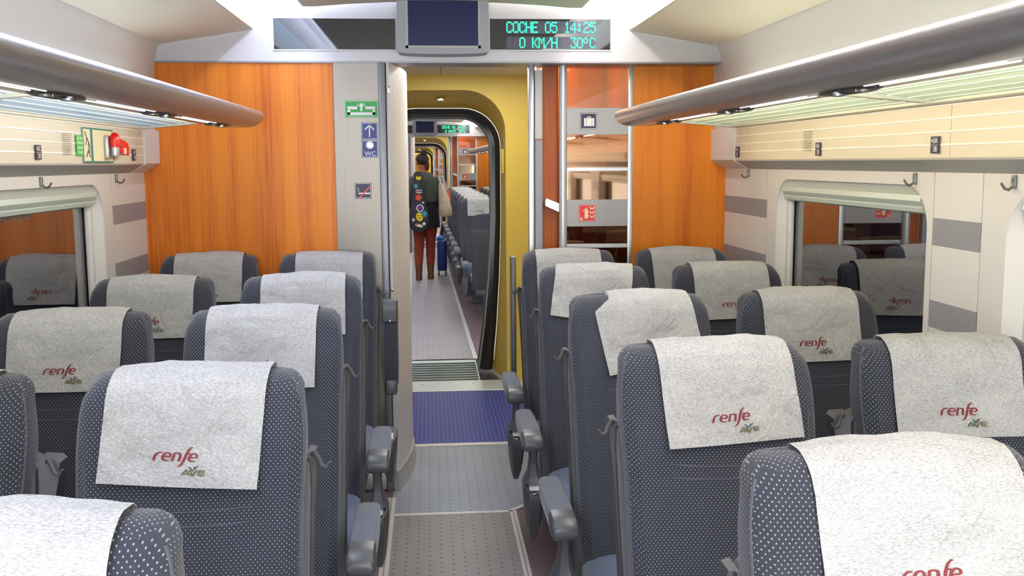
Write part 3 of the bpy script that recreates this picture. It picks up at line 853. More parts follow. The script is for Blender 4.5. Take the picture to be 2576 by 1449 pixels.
def saloon(y0, y1, detail=True):
    # lower walls: window bays and piers, period 1.8 m, seams as measured
    for s in (-1, 1):
        side = 'left' if s < 0 else 'right'
        k = math.ceil((y0 - 2.692) / 1.8)
        yy = 2.692 + 1.8 * k
        while yy < y1 - 0.5:
            if yy + .272 < 4.4: pier(s, yy, yy + .272)
            if yy + 1.8 <= y1 - 0.3: window_bay(s, yy + .272, yy + 1.8)
            yy += 1.8
        pier(s, 4.492, 5.16 if s > 0 else 5.02)
        # dark backing behind the panel seams
        mb = MB(); mb.box(min(H(s, 1.462), H(s, 1.475)), max(H(s, 1.462), H(s, 1.475)), y0, y1 + .1, 0, 0.80)
        mb.box(min(H(s, 1.462), H(s, 1.475)), max(H(s, 1.462), H(s, 1.475)), y0, y1 + .1, 1.565, 1.66)
        kk = 2.692 + 1.8 * k
        while kk < y1:
            mb.box(min(H(s, 1.462), H(s, 1.475)), max(H(s, 1.462), H(s, 1.475)), kk - .10, min(kk + .30, y1 + .1), 0.80, 1.565); kk += 1.8
        st('wall_' + side, mb, M['black'], 0)
        # valance: slatted face with grey bevel underneath, up to the rack
        pr = [(1.445, 1.603), (1.372, 1.642)]
        n = 4; za, zb = 1.646, 1.797
        for i in range(n):
            z = za + (zb - za) * i / n; zz = za + (zb - za) * (i + 1) / n
            pr += [(1.3705, z), (1.3705, zz)]
        pr += [(1.350, 1.798), (1.350, 1.806), (1.375, 1.806), (1.46, 1.80), (1.46, 1.603)]
        seams = [y0] + [v for v in [2.75 + 1.8 * i for i in range(-6, 4)] if y0 < v < 4.6] + [4.755]
        for a, b in zip(seams, seams[1:]):
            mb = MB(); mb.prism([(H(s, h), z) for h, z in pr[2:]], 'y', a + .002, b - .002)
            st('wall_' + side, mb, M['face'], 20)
        mb = MB()  # thin pale strips painted in for light catching the valance ribs
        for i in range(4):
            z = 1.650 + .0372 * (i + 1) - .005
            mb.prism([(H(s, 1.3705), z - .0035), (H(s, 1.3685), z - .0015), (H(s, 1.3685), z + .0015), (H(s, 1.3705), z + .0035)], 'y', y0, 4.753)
        st('rib_highlight_strip', mb, M['lit_rib'], 0)
        mb = MB(); mb.prism([(H(s, h), z) for h, z in ((1.46, 1.600), (1.445, 1.600), (1.372, 1.640), (1.3715, 1.646), (1.46, 1.646))], 'y', y0, 4.755)
        st('trim_1', mb, M['bevel'], 20)
        ye = 5.0 if s < 0 else 5.15
        mb = MB(); mb.prism([(H(s, h), z) for h, z in ((1.46, 1.600), (1.445, 1.600), (1.372, 1.638), (1.362, 1.646), (1.360, 1.80), (1.46, 1.80))], 'y', 4.757, ye)
        st('wall_' + side, mb, M['wall'], 20)
        # upper wall: gently curved up to the ceiling seam
        mb = MB(); mb.prism([(H(s, h), z) for h, z in ((1.38, 1.80), (1.374, 1.95), (1.368, 2.10), (1.358, 2.16), (1.342, 2.198), (1.342, 2.24), (1.42, 2.24), (1.42, 1.80))], 'y', y0, ye + .05)
        st('wall_' + side, mb, M['upper'], 30)
        # outer ceiling panel
        ce = 4.995
        mb = MB(); mb.prism([(H(s, h), z) for h, z in ((1.338, 2.203), (0.908, 2.272), (0.903, 2.276), (0.903, 2.286), (1.338, 2.225))], 'y', y0, ce)
        st('ceiling', mb, M['ceil'], 20)
        # light cove: diffuser wall, roof, tube
        cm = M['cove_l'] if s < 0 else M['cove_r']
        fx = tag(MB().prism([(H(s, h), z) for h, z in ((0.903, 2.287), (0.850, 2.376), (0.858, 2.380), (0.912, 2.287))], 'y', y0, ce - .002).build('light_diffuser', cm, None, 0),
                 'glowing %s light diffuser running along the %s ceiling cove' % (('pale blue', 'left') if s < 0 else ('white', 'right')), 'ceiling light')
        NAMEME.append((fx, s))
        mb = MB(); mb.prism([(H(s, h), z) for h, z in ((0.850, 2.382), (0.80, 2.47), (0.70, 2.52), (0.70, 2.53), (0.81, 2.48), (0.862, 2.384))], 'y', y0, ce)
        st('ceiling', mb, M['cove_wall'], 30)
        mb = MB(); mb.tube([(H(s, .70), y0 + .05, 2.455), (H(s, .70), ce - .12, 2.455)], .014, 10)
        o = mb.build('fluorescent_tube', M['tube_l'] if s < 0 else M['tube_r'], None, 40)
        NAMEME.append((o, s)); tag(o, 'long fluorescent tube hidden in the %s ceiling cove' % ('left' if s < 0 else 'right'), 'ceiling light')
    carriage_lamps(max(y0, -2.0) + .1, 4.6)
    # central ceiling with curved soffit
    mb = MB()
    pr = [(.667, 2.378), (.655, 2.366), (.60, 2.366), (.45, 2.378), (.25, 2.388), (0, 2.392)]
    P = [(XC + a, b) for a, b in pr] + [(XC - a, b) for a, b in reversed(pr[:-1])] + [(XC - .667, 2.40), (XC + .667, 2.40)]
    mb.prism(P, 'y', y0, 4.90); st('ceiling', mb, M['ceil'], 30)
    mb = MB(); mb.box(XC - .71, XC + .71, y0, 5.0, 2.52, 2.535); st('ceiling', mb, M['cove_wall'], 0)
NAMEME = []
M['lit_rib'] = mat('rib_highlight_white', (252, 250, 242), 0.3)  # near white, a painted highlight along the ribs
M['cove_wall'] = mat('cove_white', (228, 232, 238), 0.5)

def rack(y0, y1, s, label, tipcut=True):
    xc = 0.057
    shelf_m = M['shelf_l'] if s < 0 else M['shelf_r']
    t = empty('luggage_rack', (0, 0, 0)); tag(t, label, 'luggage rack')
    prof = [(.768, 1.838), (.770, 1.855), (.782, 1.866), (.81, 1.873), (.85, 1.878), (.92, 1.893), (1.0, 1.905), (1.075, 1.905), (1.075, 1.828), (1.0, 1.808), (.95, 1.801), (.87, 1.797), (.82, 1.800), (.785, 1.814)]
    # round the profile
    P = []
    n = len(prof)
    for i in range(n):
        p0, p1, p2, p3 = (Vector(prof[(i + k) % n]) for k in (-1, 0, 1, 2))
        for q in range(3):
            tt = q / 3
            c = 0.5 * ((2 * p1) + (-p0 + p2) * tt + (2 * p0 - 5 * p1 + 4 * p2 - p3) * tt ** 2 + (-p0 + 3 * p1 - 3 * p2 + p3) * tt ** 3)
            P.append(c if i not in (7,) else p1.lerp(p2, tt))
    cz, ch = 1.845, 0.95
    rings = []
    ys = [y0, y0 + (y1 - y0) * .5, y1 - .16] + [y1 - .16 + .16 * math.sin(a * math.pi / 16) for a in range(1, 9)]
    for k, y in enumerate(ys):
        a = max(0, k - 2) / 8 * math.pi / 2
        sc = max(0.03, math.cos(a)) ** 0.8 if k > 2 else 1
        rings.append([(xc + s * (1.075 + (p.x - 1.075) * (0.55 + .45 * sc)) , y, cz + (p.y - cz) * sc) for p in P])
    mb = MB(); mb.loft(rings); mb.build('front_rail', M['rail'], t, 50)
    # frosted glass shelf with lengthwise ribs, in two metre bays
    divs = [v for v in [2.78 + 1.8 * i for i in range(-6, 3)] if y0 < v < y1 - .3]
    edges = [y0] + divs + [4.70 if y1 > 4 else y1]
    for a, b in zip(edges, edges[1:]):
        mb = MB()
        mb.prism([(xc + s * h, z) for h, z in ((1.075, 1.832), (1.36, 1.803), (1.36, 1.809), (1.075, 1.838))], 'y', a + .02, b - .02)
        mb.build('shelf_glass', shelf_m, t, 0)
        mb = MB()
        for h in (1.11, 1.125, 1.15, 1.20, 1.26, 1.31):
            z = 1.832 - (h - 1.075) * .1018
            w = .006 if h in (1.125, 1.15) else .002
            mb.box(*sorted((xc + s * (h - w / 2), xc + s * (h + w / 2))), a + .03, b - .04, z - .0035, z - .001)
        mb.build('shelf_rib', M['rib'], t, 0)
    for d in divs + [4.70] * (y1 > 4):
        mb = MB(); mb.prism([(xc + s * h, z) for h, z in ((1.06, 1.822), (1.36, 1.796), (1.36, 1.814), (1.06, 1.842))], 'y', d - .022, d + .022)
        mb.build('crossbar', M['cross'], t, 20)
    mb = MB(); mb.prism([(xc + s * h, z) for h, z in ((1.335, 1.797), (1.362, 1.795), (1.362, 1.812), (1.335, 1.812))], 'y', y0, 4.70 if y1 > 4 else y1)
    mb.build('wall_rail', M['cross'], t, 20)
    off = 0.0 if s < 0 else -0.275
    k = -5
    while k < 6:
        a = 2.60 + .87 * k + (0.0 if s < 0 else -.14); k += 1
        if a < y0 + .1 or a + .56 > y1 - .1: continue
        mb = MB()
        for h in (.868, .893): mb.box(*sorted((xc + s * (h - .0018), xc + s * (h + .0018))), a, a + .56, 1.7958, 1.7972)
        mb.build('light_slit', M['slit'], t, 0)
    k = -5
    while k < 6:
        a = 2.31 + .87 * k + (0.0 if s < 0 else -.14) + .08; k += 1
        if a < y0 + .2 or a + .10 > y1 - .1: continue
        mb = MB()
        rings = []
        for sc, dz in ((1, 0), (.97, -.005), (.88, -.007), (.5, -.003), (.1, -.002)):
            rings.append([(xc + s * (.888 + .042 * sc * math.cos(q)), a + .15 * sc * math.sin(q), 1.7985 + dz + .00 * math.cos(q)) for q in [2 * math.pi * i / 28 for i in range(28)]])
        mb.loft(rings); o = mb.build('reading_light', M['grille'], t, 50)
        mb = MB(); mb.lathe([(.018, 0), (.018, -.006), (.010, -.007)], (xc + s * .888, a + .07, 1.794), 14); mb.build('lamp_lens', M['cap'], o)
        mb = MB(); mb.lathe([(.014, 0), (.014, -.005), (.008, -.006)], (xc + s * .888, a - .07, 1.794), 14); mb.build('call_button', M['rail'], o)
    return t
M['rib'] = mat('shelf_rib_white', (232, 240, 226), 0.3)
M['cross'] = mat('rack_crossbar_grey', (206, 208, 196), 0.4, 0.2)

def wall_hook(s, y, label):
    X = H(s, 1.44)
    t = empty('coat_hook', (X, y, 1.60)); tag(t, label, 'coat hook', 'coat hooks under the valances')
    MB().box(*sorted((0, -s * .012)), -.012, .012, -.05, 0, .003, 2).build('back_plate', M['hook'], t)
    t.scale = (.7, .7, .7)
    MB().tube([(-s * .008, 0, -.028), (-s * .012, 0, -.045), (-s * .026, 0, -.055), (-s * .042, 0, -.050), (-s * .056, 0, -.030)], [.006, .006, .006, .0055, .005], 8).build('prong', M['hook'], t)

def seat_plate(s, y, top, bottom, label):
    X = H(s, 1.3665)
    t = empty('seat_number_plate', (X, y, 1.683)); tag(t, label, 'seat number plate', 'seat number plates on the valances')
    MB().box(*sorted((0, -s * .0025)), -.024, .024, -.024, .024).build('plate', M['sign_navy'], t, 0)
    # text reads from the aisle
    R = Matrix.Rotation(math.radians(90), 4, 'X')
    Rz = Matrix.Rotation(math.radians(-90 if s > 0 else 90), 4, 'Z')
    for txt, z in ((top, .011), (bottom, -.013)):
        plane_text('plate_number', txt, .021, M['white'], t, Matrix.Translation((-s * .003, (-.004 if s > 0 else .004), z)) @ Rz @ R)
    MB().box(*sorted((-s * .0025, -s * .0032)), -.018, .018, -.0015, -.0005).build('divider_line', M['white'], t, 0)
    yy = .014 if s > 0 else -.014
    MB().box(*sorted((-s * .0025, -s * .0032)), yy - .003, yy + .003, .008, .015).build('window_mark', M['white'], t, 0)
def vent(s, y, label):
    X = H(s, 1.3662); t = empty('air_vent', (X, y, 1.715)); tag(t, label, 'air vent')
    mb = MB()
    for i in range(12):
        z = -.036 + .072 * i / 11
        mb.box(*sorted((0, -s * .0012)), -.045, .045, z - .0008, z + .0008)
    o = mb.build('vent_slots', M['vent'], t, 0)
M['vent'] = mat('vent_slot_grey', (150, 146, 132), 0.6)
# ------------------------------------------------------------------ end partition, signs, screens
FONT = {'C': ['01110', '10001', '10000', '10000', '10000', '10001', '01110'], 'O': ['01110', '10001', '10001', '10001', '10001', '10001', '01110'],
        'H': ['10001', '10001', '10001', '11111', '10001', '10001', '10001'], 'E': ['11111', '10000', '10000', '11110', '10000', '10000', '11111'],
        '0': ['01110', '10001', '10001', '10001', '10001', '10001', '01110'], '5': ['11111', '10000', '11110', '00001', '00001', '10001', '01110'],
        '1': ['00100', '01100', '00100', '00100', '00100', '00100', '01110'], '4': ['00010', '00110', '01010', '10010', '11111', '00010', '00010'],
        ':': ['00000', '01100', '01100', '00000', '01100', '01100', '00000'], '2': ['01110', '10001', '00001', '00110', '01000', '10000', '11111'],
        'K': ['10001', '10010', '10100', '11000', '10100', '10010', '10001'], 'M': ['10001', '11011', '10101', '10101', '10001', '10001', '10001'],
        '/': ['00001', '00001', '00010', '00100', '01000', '10000', '10000'], '3': ['11111', '00010', '00100', '00010', '00001', '10001', '01110'],
        'o': ['01100', '10010', '10010', '01100', '00000', '00000', '00000'], ' ': ['00000'] * 7}
def led_display(yf, rows, label):
    x0, x1, z0, z1 = 0.301, 0.889, 2.182, 2.327
    t = empty('passenger_display', ((x0 + x1) / 2, yf, z0)); tag(t, label, 'electronic display')
    T = Matrix.Translation((-(x0 + x1) / 2, -yf, -z0))
    def add(mb, n, m, p): bmesh.ops.transform(mb.bm, matrix=T, verts=mb.bm.verts[:]); return mb.build(n, m, p, 0)
    add(MB().box(x0, x1, yf - .004, yf, z0, z1), 'glass_panel', M['blackglass'], t)
    mb = MB()
    e = .006
    for a in ((x0 - e, x1 + e, z1, z1 + e), (x0 - e, x1 + e, z0 - e, z0), (x0 - e, x0, z0, z1), (x1, x1 + e, z0, z1)):
        mb.box(a[0], a[1], yf - .006, yf, a[2], a[3])
    add(mb, 'bezel', M['header'], t)
    lx0, lx1 = 0.380, 0.817; cw = (lx1 - lx0) / 14
    cells = MB()
    for r, (za, zb) in enumerate(((2.259, 2.317), (2.187, 2.243))):
        for i in range(14):
            a = lx0 + cw * i
            cells.box(a + .0008, a + cw - .0008, yf - .0048, yf - .004, za, zb)
            g = FONT[rows[r][i]]; dots = MB()
            pw = cw / 5.25; ph = (zb - za) / 7.6
            for rr in range(7):
                for cc in range(5):
                    if g[rr][cc] == '1':
                        cx = a + (cc + .62) * pw; cz = zb - (rr + .8) * ph
                        dots.box(cx - pw * .44, cx + pw * .44, yf - .0056, yf - .0048, cz - ph * .43, cz + ph * .43)
            if rows[r][i] != ' ': add(dots, 'display_character', M['led'], t)
            else: dots.bm.free()
    add(cells, 'matrix_cells', M['led_cell'], t)
def screen(yf, x0, x1, z0, z1, label, depth=.14, sc=None):
    t = empty('information_screen', ((x0 + x1) / 2, yf, z0)); tag(t, label, 'screen')
    T = Matrix.Translation((-(x0 + x1) / 2, -yf, -z0))
    mb = MB(); w = x1 - x0
    pr = [(x0, z1), (x0, z0 + .012), (x0 + .01, z0 + .002)] + [(x0 + w * k / 8, z0 - .006 * math.sin(math.pi * k / 8)) for k in range(1, 8)] + [(x1 - .01, z0 + .002), (x1, z0 + .012), (x1, z1)]
    mb.prism(pr, 'y', yf, yf + depth); bmesh.ops.transform(mb.bm, matrix=T, verts=mb.bm.verts[:]); mb.build('housing', M['screen_frame'], t, 30)
    mb = MB(); k = w / .429
    mb.box(x0 + .052 * k, x1 - .05 * k, yf - .002, yf + .001, z0 + .033 * k, z1 - .03); bmesh.ops.transform(mb.bm, matrix=T, verts=mb.bm.verts[:]); mb.build('display_glass', M['screen'], t, 0)
    mb = MB()
    mb.box(x0 + .040 * k, x0 + .052 * k, yf - .003, yf, z0 + .021 * k, z1); mb.box(x1 - .05 * k, x1 - .038 * k, yf - .003, yf, z0 + .021 * k, z1)
    mb.box(x0 + .040 * k, x1 - .038 * k, yf - .003, yf, z0 + .021 * k, z0 + .033 * k)
    bmesh.ops.transform(mb.bm, matrix=T, verts=mb.bm.verts[:]); mb.build('screen_bezel', M['band'], t, 0)
def sign_base(name, x0, x1, z0, z1, y, m, label, border=M['white'], bw=.0022, cat='sign', inner=.0025):
    t = empty(name, ((x0 + x1) / 2, y, (z0 + z1) / 2)); tag(t, label, cat)
    w, h = (x1 - x0) / 2, (z1 - z0) / 2
    MB().box(-w, w, -.0016, 0, -h, h).build('sign_plate', m, t, 0)
    mb = MB(); i = inner
    for a in ((-w + i, w - i, h - i - bw, h - i), (-w + i, w - i, -h + i, -h + i + bw), (-w + i, -w + i + bw, -h + i, h - i), (w - i - bw, w - i, -h + i, h - i)):
        mb.box(a[0], a[1], -.0022, -.0016, a[2], a[3])
    mb.build('border_line', border, t, 0)
    return t, w, h
def stroke_shape(name, strokes, m, t, y=-.0016, th=.0006):
    mb = MB()
    for pts, wd in strokes:
        P = [Vector(p) for p in pts]
        for a, b in zip(P, P[1:]):
            d = (b - a).normalized(); n = Vector((-d.y, d.x)) * wd / 2
            mb.prism([tuple(a - n), tuple(b - n), tuple(b + n), tuple(a + n)], 'y', y - th, y)
    return mb.build(name, m, t, 0)
DARK_Y = 5.0
def end_partition(n, far=False):
    tl = ('', ' in the next carriage', ' two carriages ahead')[n]
    # header box above the doorway
    mb = MB()
    P = [(-1.287, 2.124), (1.440, 2.124), (1.445, 2.15), (1.436, 2.18), (1.424, 2.20), (1.424, 2.53), (-1.266, 2.53), (-1.266, 2.196), (-1.278, 2.18), (-1.288, 2.15)]
    mb.prism(P, 'y', 5.0, 5.20); st('wall_front', mb, M['header'], 20)
    mb = MB(); mb.prism([(-1.287, 2.118), (1.440, 2.118), (1.440, 2.126), (-1.287, 2.126)], 'y', 4.992, 5.2); st('trim_2', mb, M['alu_dark'], 0)
    mb = MB(); mb.box(-1.36, 1.52, 5.2, 7.6, 2.275, 2.30); st('ceiling', mb, M['upper'], 0)
    mb = MB(); mb.box(.087, .091, 5.9, 7.5, 2.2735, 2.2755); st('trim_3', mb, M['black'], 0)
    # left side: wood panel, steel panel, jamb
    mb = MB(); mb.box(-1.375, -.455, 5.004, 5.05, .0, 2.12); st('wall_front', mb, M['wood'], 0)
    mb = MB(); mb.box(-.453, -.240, 5.000, 5.05, .16, 2.12); st('wall_front', mb, M['steel'], 0)
    mb = MB(); mb.box(-.55, -.2395, 4.985, 5.05, .005, .15, .004); st('baseboard_front', mb, M['alu'])
    mb = MB(); mb.box(-.2385, -.206, 4.985, 5.08, .0, 2.12, .004); st('trim_4', mb, M['alu_dark'])
    # rounded corner column
    pl = [(-.206, 5.02), (-.200, 4.995), (-.188, 4.99), (-.176, 5.02), (-.160, 5.10), (-.143, 5.20), (-.129, 5.30), (-.120, 5.40), (-.115, 5.5), (-.115, 5.62), (-.125, 5.66), (-.206, 5.66)]
    mb = MB(); mb.prism(pl, 'z', .0, 2.118); st('wall_front', mb, M['column'], 50)
    sk = [(x + (.016 if x > -.19 else 0), y - .012) for x, y in pl]
    mb = MB(); mb.loft([[(x, y, 0) for x, y in sk], [(x + .0, y, .008) for x, y in sk], [(x - .004, y + .003, .02) for x, y in sk], [(x - .010 if x > -.18 else x, y + .009, .10) for x, y in sk]])
    st('baseboard_front', mb, M['alu'], 50)
    mb = MB(); mb.box(-1.36, -.206, 5.62, 5.66, 0, 2.275); st('wall_front', mb, M['column'], 0)
    # small latches on the jamb
    t = empty('door_catch', (-.19, 4.985, 1.99)); tag(t, 'small chrome catch at the top of the light grey column%s' % tl, 'catch')
    MB().box(-.006, .006, -.008, .002, -.02, .02, .002).build('catch_body', M['chrome'], t)
    for z, w in ((1.02, 'beside the raised armrest'), (.30, 'low down near the floor')):
        t = empty('screw_head', (-.19, 4.986, z)); tag(t, 'small chrome screw on the column jamb %s%s' % (w, tl), 'screw')
        MB().lathe([(.007, 0), (.007, -.004), (.003, -.006)], (0, 0, 0), 12, 'y').build('screw_cap', M['chrome'], t)
    # right side
    mb = MB(); mb.box(.502, .529, 5.14, 5.20, 0, 2.12, .003); st('trim_5', mb, M['alu'])
    mb = MB(); mb.box(.529, .535, 5.165, 5.19, 0, 2.12); st('trim_6', mb, M['black'], 0)
    mb = MB(); mb.box(.535, .573, 5.16, 5.20, 1.757, 2.10, .002); st('wall_front', mb, M['column'], 30)
    mb = MB(); mb.box(.535, .573, 5.16, 5.20, 0, 1.753, .002); st('wall_front', mb, M['grey_panel'], 30)
    mb = MB(); mb.box(.577, .660, 5.20, 5.60, 0, 2.12); st('wall_front', mb, M['wood_dark'], 0)
    mb = MB(); mb.box(1.035, 1.525, 5.15, 5.20, 0, 2.12); st('wall_front', mb, M['wood'], 0)
    # luggage bay behind the screen
    mb = MB(); mb.box(.66, 1.45, 5.95, 5.98, 0, 2.2); st('wall_back', mb, M['wood_dark'], 0)
    mb = MB(); mb.box(1.04, 1.07, 5.2, 5.95, 0, 2.2); st('wall_back', mb, M['wood_dark'], 0)
    mb = MB(); mb.box(.590, .61, 5.602, 5.95, 0, 2.2); st('wall_back', mb, M['column'], 0)
    for z in ((.55, 1.1, 1.66) if n != 1 else (.55, 1.1)):
        t = empty('luggage_shelf', (.86, 5.6, z)); tag(t, 'metal shelf of the luggage bay behind smoked glass, %s level%s' % ({.55: 'lowest', 1.1: 'middle', 1.66: 'top'}[z], tl), 'luggage shelf')
        MB().box(-.17, .17, -.30, .30, -.012, .012, .003).build('shelf_board', M['alu_dark'], t)
        MB().box(-.17, .17, -.31, -.295, -.02, .03, .003).build('shelf_lip', M['alu'], t)
    t = empty('grab_pole', (.675, 5.14, 0)); tag(t, 'tall light grey grab pole right of the doorway%s' % tl, 'grab pole')
    MB().tube([(0, 0, 0), (0, 0, 2.118)], .0205, 20).build('pole', M['pole'], t)
    MB().lathe([(.03, 0), (.03, .012), (.021, .02)], (0, 0, 0), 20).build('floor_flange', M['alu'], t)
    t = empty('shelf_bracket', (.64, 5.16, 1.43)); tag(t, 'small silver shelf bracket sticking out left of the grab pole%s' % tl, 'bracket')
    MB().prism([(-.055, .018), (-.05, .028), (.02, .0), (.02, -.045), (-.055, -.01)], 'y', -.02, .04).build('bracket_arm', M['alu'], t)
    # smoked glass luggage screen
    t = empty('luggage_bay_screen', (.852, 5.15, 0)); tag(t, 'smoked glass screen with grey bands in front of the luggage bay%s' % tl, 'glass screen')
    a, b = .696 - .852, 1.010 - .852
    MB().box(b, b + .025, -.004, .02, 0, 2.118, .002).build('side_frame', M['alu'], t)
    for z0, z1, nm in ((1.313, 1.449, 'grey_band'), (1.778, 1.911, 'grey_band'), (1.594, 1.612, 'cross_bar'), (1.202, 1.223, 'cross_bar'), (.62, .64, 'cross_bar')):
        MB().box(a, b, -.006, .012, z0, z1, .001).build(nm, M['band'] if nm == 'grey_band' else M['alu'], t, 20)
    for z0, z1 in ((1.911, 2.118), (1.612, 1.778), (1.449, 1.594), (1.223, 1.313), (.64, 1.202), (.05, .62)):
        MB().box(a, b, .000, .005, z0, z1).build('glass_pane', M['smoked'], t, 0)
    # signs --------------------------------------------------
    t, w, h = sign_base('emergency_exit_sign', -.403, -.242, 1.859, 1.942, 5.0, M['sign_green'], 'green emergency window exit sign on the steel panel%s' % tl)
    for nm, sh in (('window_symbol', [rect(-w * .82, -w * .25, -.002, .012), rect(w * .25, w * .82, -.002, .012), rect(-w * .82, -w * .66, -.028, .0), rect(w * .66, w * .82, -.028, .0), rect(-w * .82, w * .82, -.030, -.016)]),
                   ('arrow_symbol', [rect(-.005, .005, -.010, .014), [(-.015, .012), (.015, .012), (0, .030)]])):
        flat_shape(nm, sh, M['white'], t, -.0016)
    stroke_shape('burst_lines', [([(-.022, .012), (-.012, .031)], .003), ([(.022, .012), (.012, .031)], .003)], M['white'], t)
    t, w, h = sign_base('arrow_sign', -.326, -.246, 1.754, 1.836, 5.0, M['sign_blue'], 'blue square sign with white upward arrow on the steel panel%s' % tl)
    stroke_shape('arrow_symbol', [([(0, -.028), (0, .026)], .006), ([(-.022, .006), (0, .028)], .006), ([(.022, .006), (0, .028)], .006)], M['white'], t)
    t, w, h = sign_base('toilet_sign', -.326, -.246, 1.668, 1.751, 5.0, M['sign_blue'], 'blue WC sign with round metal lock above the letters%s' % tl)
    plane_text('letters', 'WC', .032, M['white'], t, Matrix.Translation((.002, -.002, -.024)) @ FRONT)
    MB().lathe([(.019, 0), (.019, -.006), (.014, -.007), (.013, -.003), (.002, -.003)], (0, -.0016, .018), 24, 'y').build('round_lock', M['alu'], t)
    t, w, h = sign_base('no_smoking_sign', -.364, -.283, 1.469, 1.546, 5.0, M['sign_navy'], 'dark no smoking sign with red bar, lowest on the panel%s' % tl)
    flat_shape('cigarette_symbol', [rect(-.022, .034, -.016, -.009)], M['white'], t, -.0016)
    stroke_shape('smoke_symbol', [([(-.022, -.006), (-.022, .006), (-.026, .018)], .004)], M['band'], t)
    stroke_shape('red_bar', [([(-.020, -.036), (.035, .022)], .006)], M['red'], t, -.0022)
    t, w, h = sign_base('luggage_sign', .763, .849, 1.805, 1.887, 5.144, M['sign_navy'], 'dark square sign with white suitcase on the upper grey band%s' % tl)
    flat_shape('suitcase_symbol', [rect(-.023, .029, -.026, .014)], M['white'], t, -.0016)
    stroke_shape('suitcase_handle', [([(-.006, .014), (-.006, .020), (.010, .020), (.010, .014)], .004)], M['white'], t)
    stroke_shape('suitcase_straps', [([(-.012, -.026), (-.012, .014)], .0016), ([(.018, -.026), (.018, .014)], .0016)], M['sign_navy'], t, -.0022)
    t, w, h = sign_base('fire_extinguisher_sign', .756, .843, 1.339, 1.424, 5.144, M['red'], 'red fire extinguisher sign with flames on the lower grey band%s' % tl, bw=.0015)
    flat_shape('extinguisher_symbol', [rect(-.012, .006, -.028, .014), rect(-.008, .002, .014, .020)], M['cream'], t, -.0016)
    stroke_shape('hose_symbol', [([(.002, .020), (-.012, .020), (-.020, .008)], .003), ([(-.004, .018), (-.004, .026), (.006, .026)], .002)], M['cream'], t)
    stroke_shape('flame_symbol', [([(.014, .030 - .021 * i), (.022, .020 - .021 * i), (.030, .020 - .021 * i), (.036, .030 - .021 * i)], .006) for i in range(3)], M['cream'], t)
    stroke_shape('corner_arrow', [([(-.022, -.022), (-.034, -.034)], .004), ([(-.034, -.022), (-.034, -.035), (-.022, -.035)], .004)], M['cream'], t)
    # header glass on the left and display on the right
    t = empty('dark_glass_panel', (-.44, 5.0, 2.181)); tag(t, 'blank dark glass panel left of the central screen on the header%s' % tl, 'glass panel')
    MB().box(-.287, .287, -.004, 0, 0, .144).build('glass_panel', M['blackglass'], t, 0)
    mb = MB()
    for q in ((-.293, .293, .144, .150), (-.293, .293, -.006, 0), (-.293, -.287, 0, .144)): mb.box(q[0], q[1], -.006, 0, q[2], q[3])
    mb.build('bezel', M['header'], t, 0)
    led_display(5.0, ('COCHE 05 14:25' if n == 0 else 'COCHE 04 14:25', '  0 KM/H  30oC'), 'green dot matrix display with carriage number, time, speed and temperature%s' % tl)
    screen(4.86, -.141, .288, 2.152, 2.50, 'switched off navy screen in a grey housing above the doorway%s' % tl)

